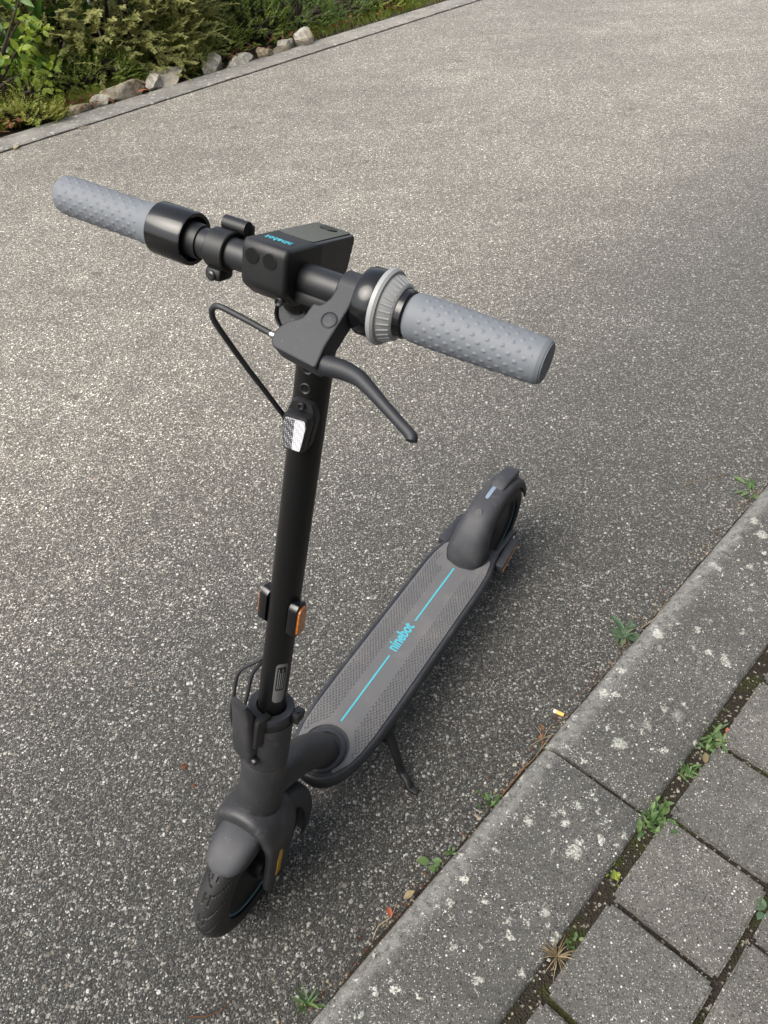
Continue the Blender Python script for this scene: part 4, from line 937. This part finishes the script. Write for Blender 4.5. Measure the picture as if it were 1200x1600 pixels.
weed('three-leaved seedling at the kerb between scooter wheel and gutter leaf', .455, -.013, .003, 5, .021, .015, 'leaf_weed', 3, (.2, .6), spread=.006)
weed('tiny green sprout beside the three-leaved seedling', .487, -.006, .003, 7, .011, .006, 'leaf_weed', 33, (.3, 1.), spread=.005)
weed('grassy tuft growing from the gutter beside the brown twig', .150, -.022, .003, 12, .045, .005, 'leaf_weed', 4, (.3, 1.2), extra=(4, .03, 'leaf_dry'))
weed('grassy grey-green leaf clump at the kerb corner of the road', .10, .004, .003, 5, .035, .010, 'leaf_greygreen', 34, (.1, .6))
weed('small weed with brown leaf scraps at the far stretch of kerb', 1.73, -.015, .003, 9, .034, .014, 'leaf_weed', 5, (.1, .7), spread=.02, extra=(4, .03, 'leaf_dry'))
weed('withered brown seedling beside the cigarette end', .785, -.016, .003, 6, .016, .006, 'leaf_brown', 6, (.2, .9), spread=.012, extra=(7, .035, 'leaf_dry'))
weed('bushy green weed in the paving joint beside the tan dead leaf', .985, .236, .022, 52, .026, .008, 'leaf_weed', 7, (.1, 1.1), spread=.015, extra=(3, .03, 'leaf_dry'))
weed('spiky green weed in the paving joint next to the bushy one', .895, .231, .022, 26, .024, .006, 'leaf_weed', 8, (.1, .9), spread=.008)
weed('largest bushy weed at the kerb stone joint between the pavers', .768, .233, .022, 80, .023, .010, 'leaf_weed', 9, (.1, 1.2), spread=.019, extra=(5, .03, 'leaf_weed'))
weed('small yellow-green moss sprout in the joint below the largest weed', .640, .233, .022, 14, .013, .007, 'leaf_cover', 10, (.2, 1.2), spread=.005)
weed('little creeping weed in the joint beside the dry grass tuft', .505, .237, .022, 12, .013, .008, 'leaf_weed', 11, (.1, .9), spread=.012)
weed('dry straw-coloured grass tuft in the paving joint', .466, .230, .022, 4, .02, .004, 'leaf_dry', 12, (.2, .9), extra=(60, .034, 'leaf_dry'), name='dry_tuft')
weed('four-leaved clover-like weed between two paving stone rows', .752, .440, .022, 6, .026, .018, 'leaf_greygreen', 13, (.2, .6), spread=.008)
weed('pink-leaved sprout at the paver corner beside the bushy weed', 1.022, .252, .022, 3, .018, .012, 'leaf_red', 14, (.2, .6), spread=.005)
# grit, crumbs of leaf and small stones gathered in the gutter and in the joint
r = random.Random(77)
for nm, lab, mt, n_, bfun, zz in (('gutter_grit', 'small loose stones gathered along the kerb', 'tan_rock', 420, lambda: -abs(r.gauss(0, .022)) - .001, .0), ('gutter_crumbs', 'crumbled dead leaf scraps along the kerb', 'leaf_brown', 300, lambda: -abs(r.gauss(0, .013)) - .001, .002), ('joint_grit', 'small stones caught in the joint beside the kerb', 'grey_rock', 150, lambda: r.uniform(.223, .238), .022)):
    g = G()
    for _ in range(n_):
        p = K(r.uniform(-.3, 3.0), bfun(), zz + .0008); sz = r.uniform(.0012, .0034)
        if nm == 'gutter_crumbs':
            vs0, fs0 = leaf_geo(sz * 3.2, sz * 1.8, r.uniform(-.3, .8), r.uniform(-.3, .5), 2); M_ = orient(p, Vector((r.gauss(0, 1), r.gauss(0, 1), r.gauss(0, .25))), Vector((0, 0, 1)) + rv(r, .5)); g.add([M_ @ v for v in vs0], fs0); continue
        bm_ = bmesh.new(); bmesh.ops.create_icosphere(bm_, subdivisions=1, radius=sz)
        for v in bm_.verts: v.co = v.co * r.uniform(.7, 1.25); v.co.z *= .7
        g.bm(bm_, Matrix.Translation(p) @ Matrix.Rotation(r.uniform(0, 6), 4, 'Z'))
    tag(g.build(nm, mt, None, None, 30, False), lab, 'grit', kind='stuff')
# cigarette end, twigs, stray straws
cig = tag(empty('cigarette_end', Matrix.Translation(K(.8535, -.0265, .0042)) @ Matrix.Rotation(R(-32), 4, 'Z')), 'cigarette end with orange filter lying by the kerb', 'cigarette end')
G().lathe([(-.004, .0040), (.0125, .0040)], ax='X', n=18).build('filter', 'filter_paper', cig); G().lathe([(-.0095, .0036), (-.009, .0040), (-.004, .0040)], ax='X', n=18).build('paper', 'white_paper', cig)
def twig(label, pts_, r0, mat, name='twig'):
    o = G().tube([K(*p) for p in pts_], [r0 * (1 - .5 * i / (len(pts_) - 1)) for i in range(len(pts_))], 7, sub=4).build(name, mat); return tag(o, label, 'twig')
twig('thin reddish brown twig on the asphalt before the kerb tuft', [(.012, -.150, .004), (.030, -.130, .006), (.052, -.118, .005), (.075, -.118, .004)], .0015, 'leaf_brown')
twig('pale dry straw bent along the gutter', [(.80, -.007, .006), (.73, -.003, .008), (.69, -.010, .005)], .0011, 'leaf_dry', 'straw')
twig('dark twig lying along the kerb above the small weed', [(.72, -.006, .006), (.66, -.004, .009), (.62, -.003, .007)], .0014, 'leaf_brown')
twig('curved dry stalk lying on the kerb edge above the dandelion-like weed', [(1.15, -.010, .008), (1.19, .000, .012), (1.24, -.002, .014), (1.28, -.002, .010)], .0010, 'leaf_dry', 'straw')
twig('thin straw on the road near the far weed', [(1.62, -.17, .004), (1.68, -.15, .005), (1.76, -.10, .004)], .0011, 'leaf_dry', 'straw')
twig('straw curled beside the red fallen leaf', [(.29, -.012, .006), (.31, -.018, .008), (.335, -.012, .010), (.36, -.022, .006)], .0009, 'leaf_dry', 'straw')

# ------------------------------------------------------------------ garden wall, and an unseen building added for shade
wall = tag(empty('garden_wall', KM @ Matrix.Translation((1.0, -5.5, 0))), 'white rendered garden wall behind the oval-leaved shrub', 'wall')
G().box((-.4, -.1, .9), (4.2, .2, 1.8), .004).build('wall_face', 'white_render', wall); G().box((-.4, -.1, 1.83), (4.3, .28, .06), .006).build('coping', 'pale_stone', wall)
hs_ = tag(empty('shade_house', KM @ Matrix.Translation((0, 2.62, 0))), 'unseen grey rendered building added along the pavement to shade the kerb side', 'shade_house')  # unseen building, added to block the sky over kerb and near road
G().box((1, 2.1, 2.6), (16, 4.0, 5.2), .01).build('wall', 'slab_stone', hs_)
g = G().prism([(-2.5, 0), (2.5, 0), (0, 2.2)], -8.4, 8.4); g.v = [Vector((v.z + 1, v.x + 2.1, v.y + 5.2)) for v in g.v]; G_roof = g.build('roof', 'slab_stone', hs_)
for ax_ in (-5, -2, 1, 4, 7):
    wn = G().box((ax_, .095, 2.0), (1.1, .06, 1.3), .004).build('window', 'window_glass', hs_); G().box((ax_, .06, 1.32), (1.3, .16, .05), .004).build('sill', 'pale_stone', wn)
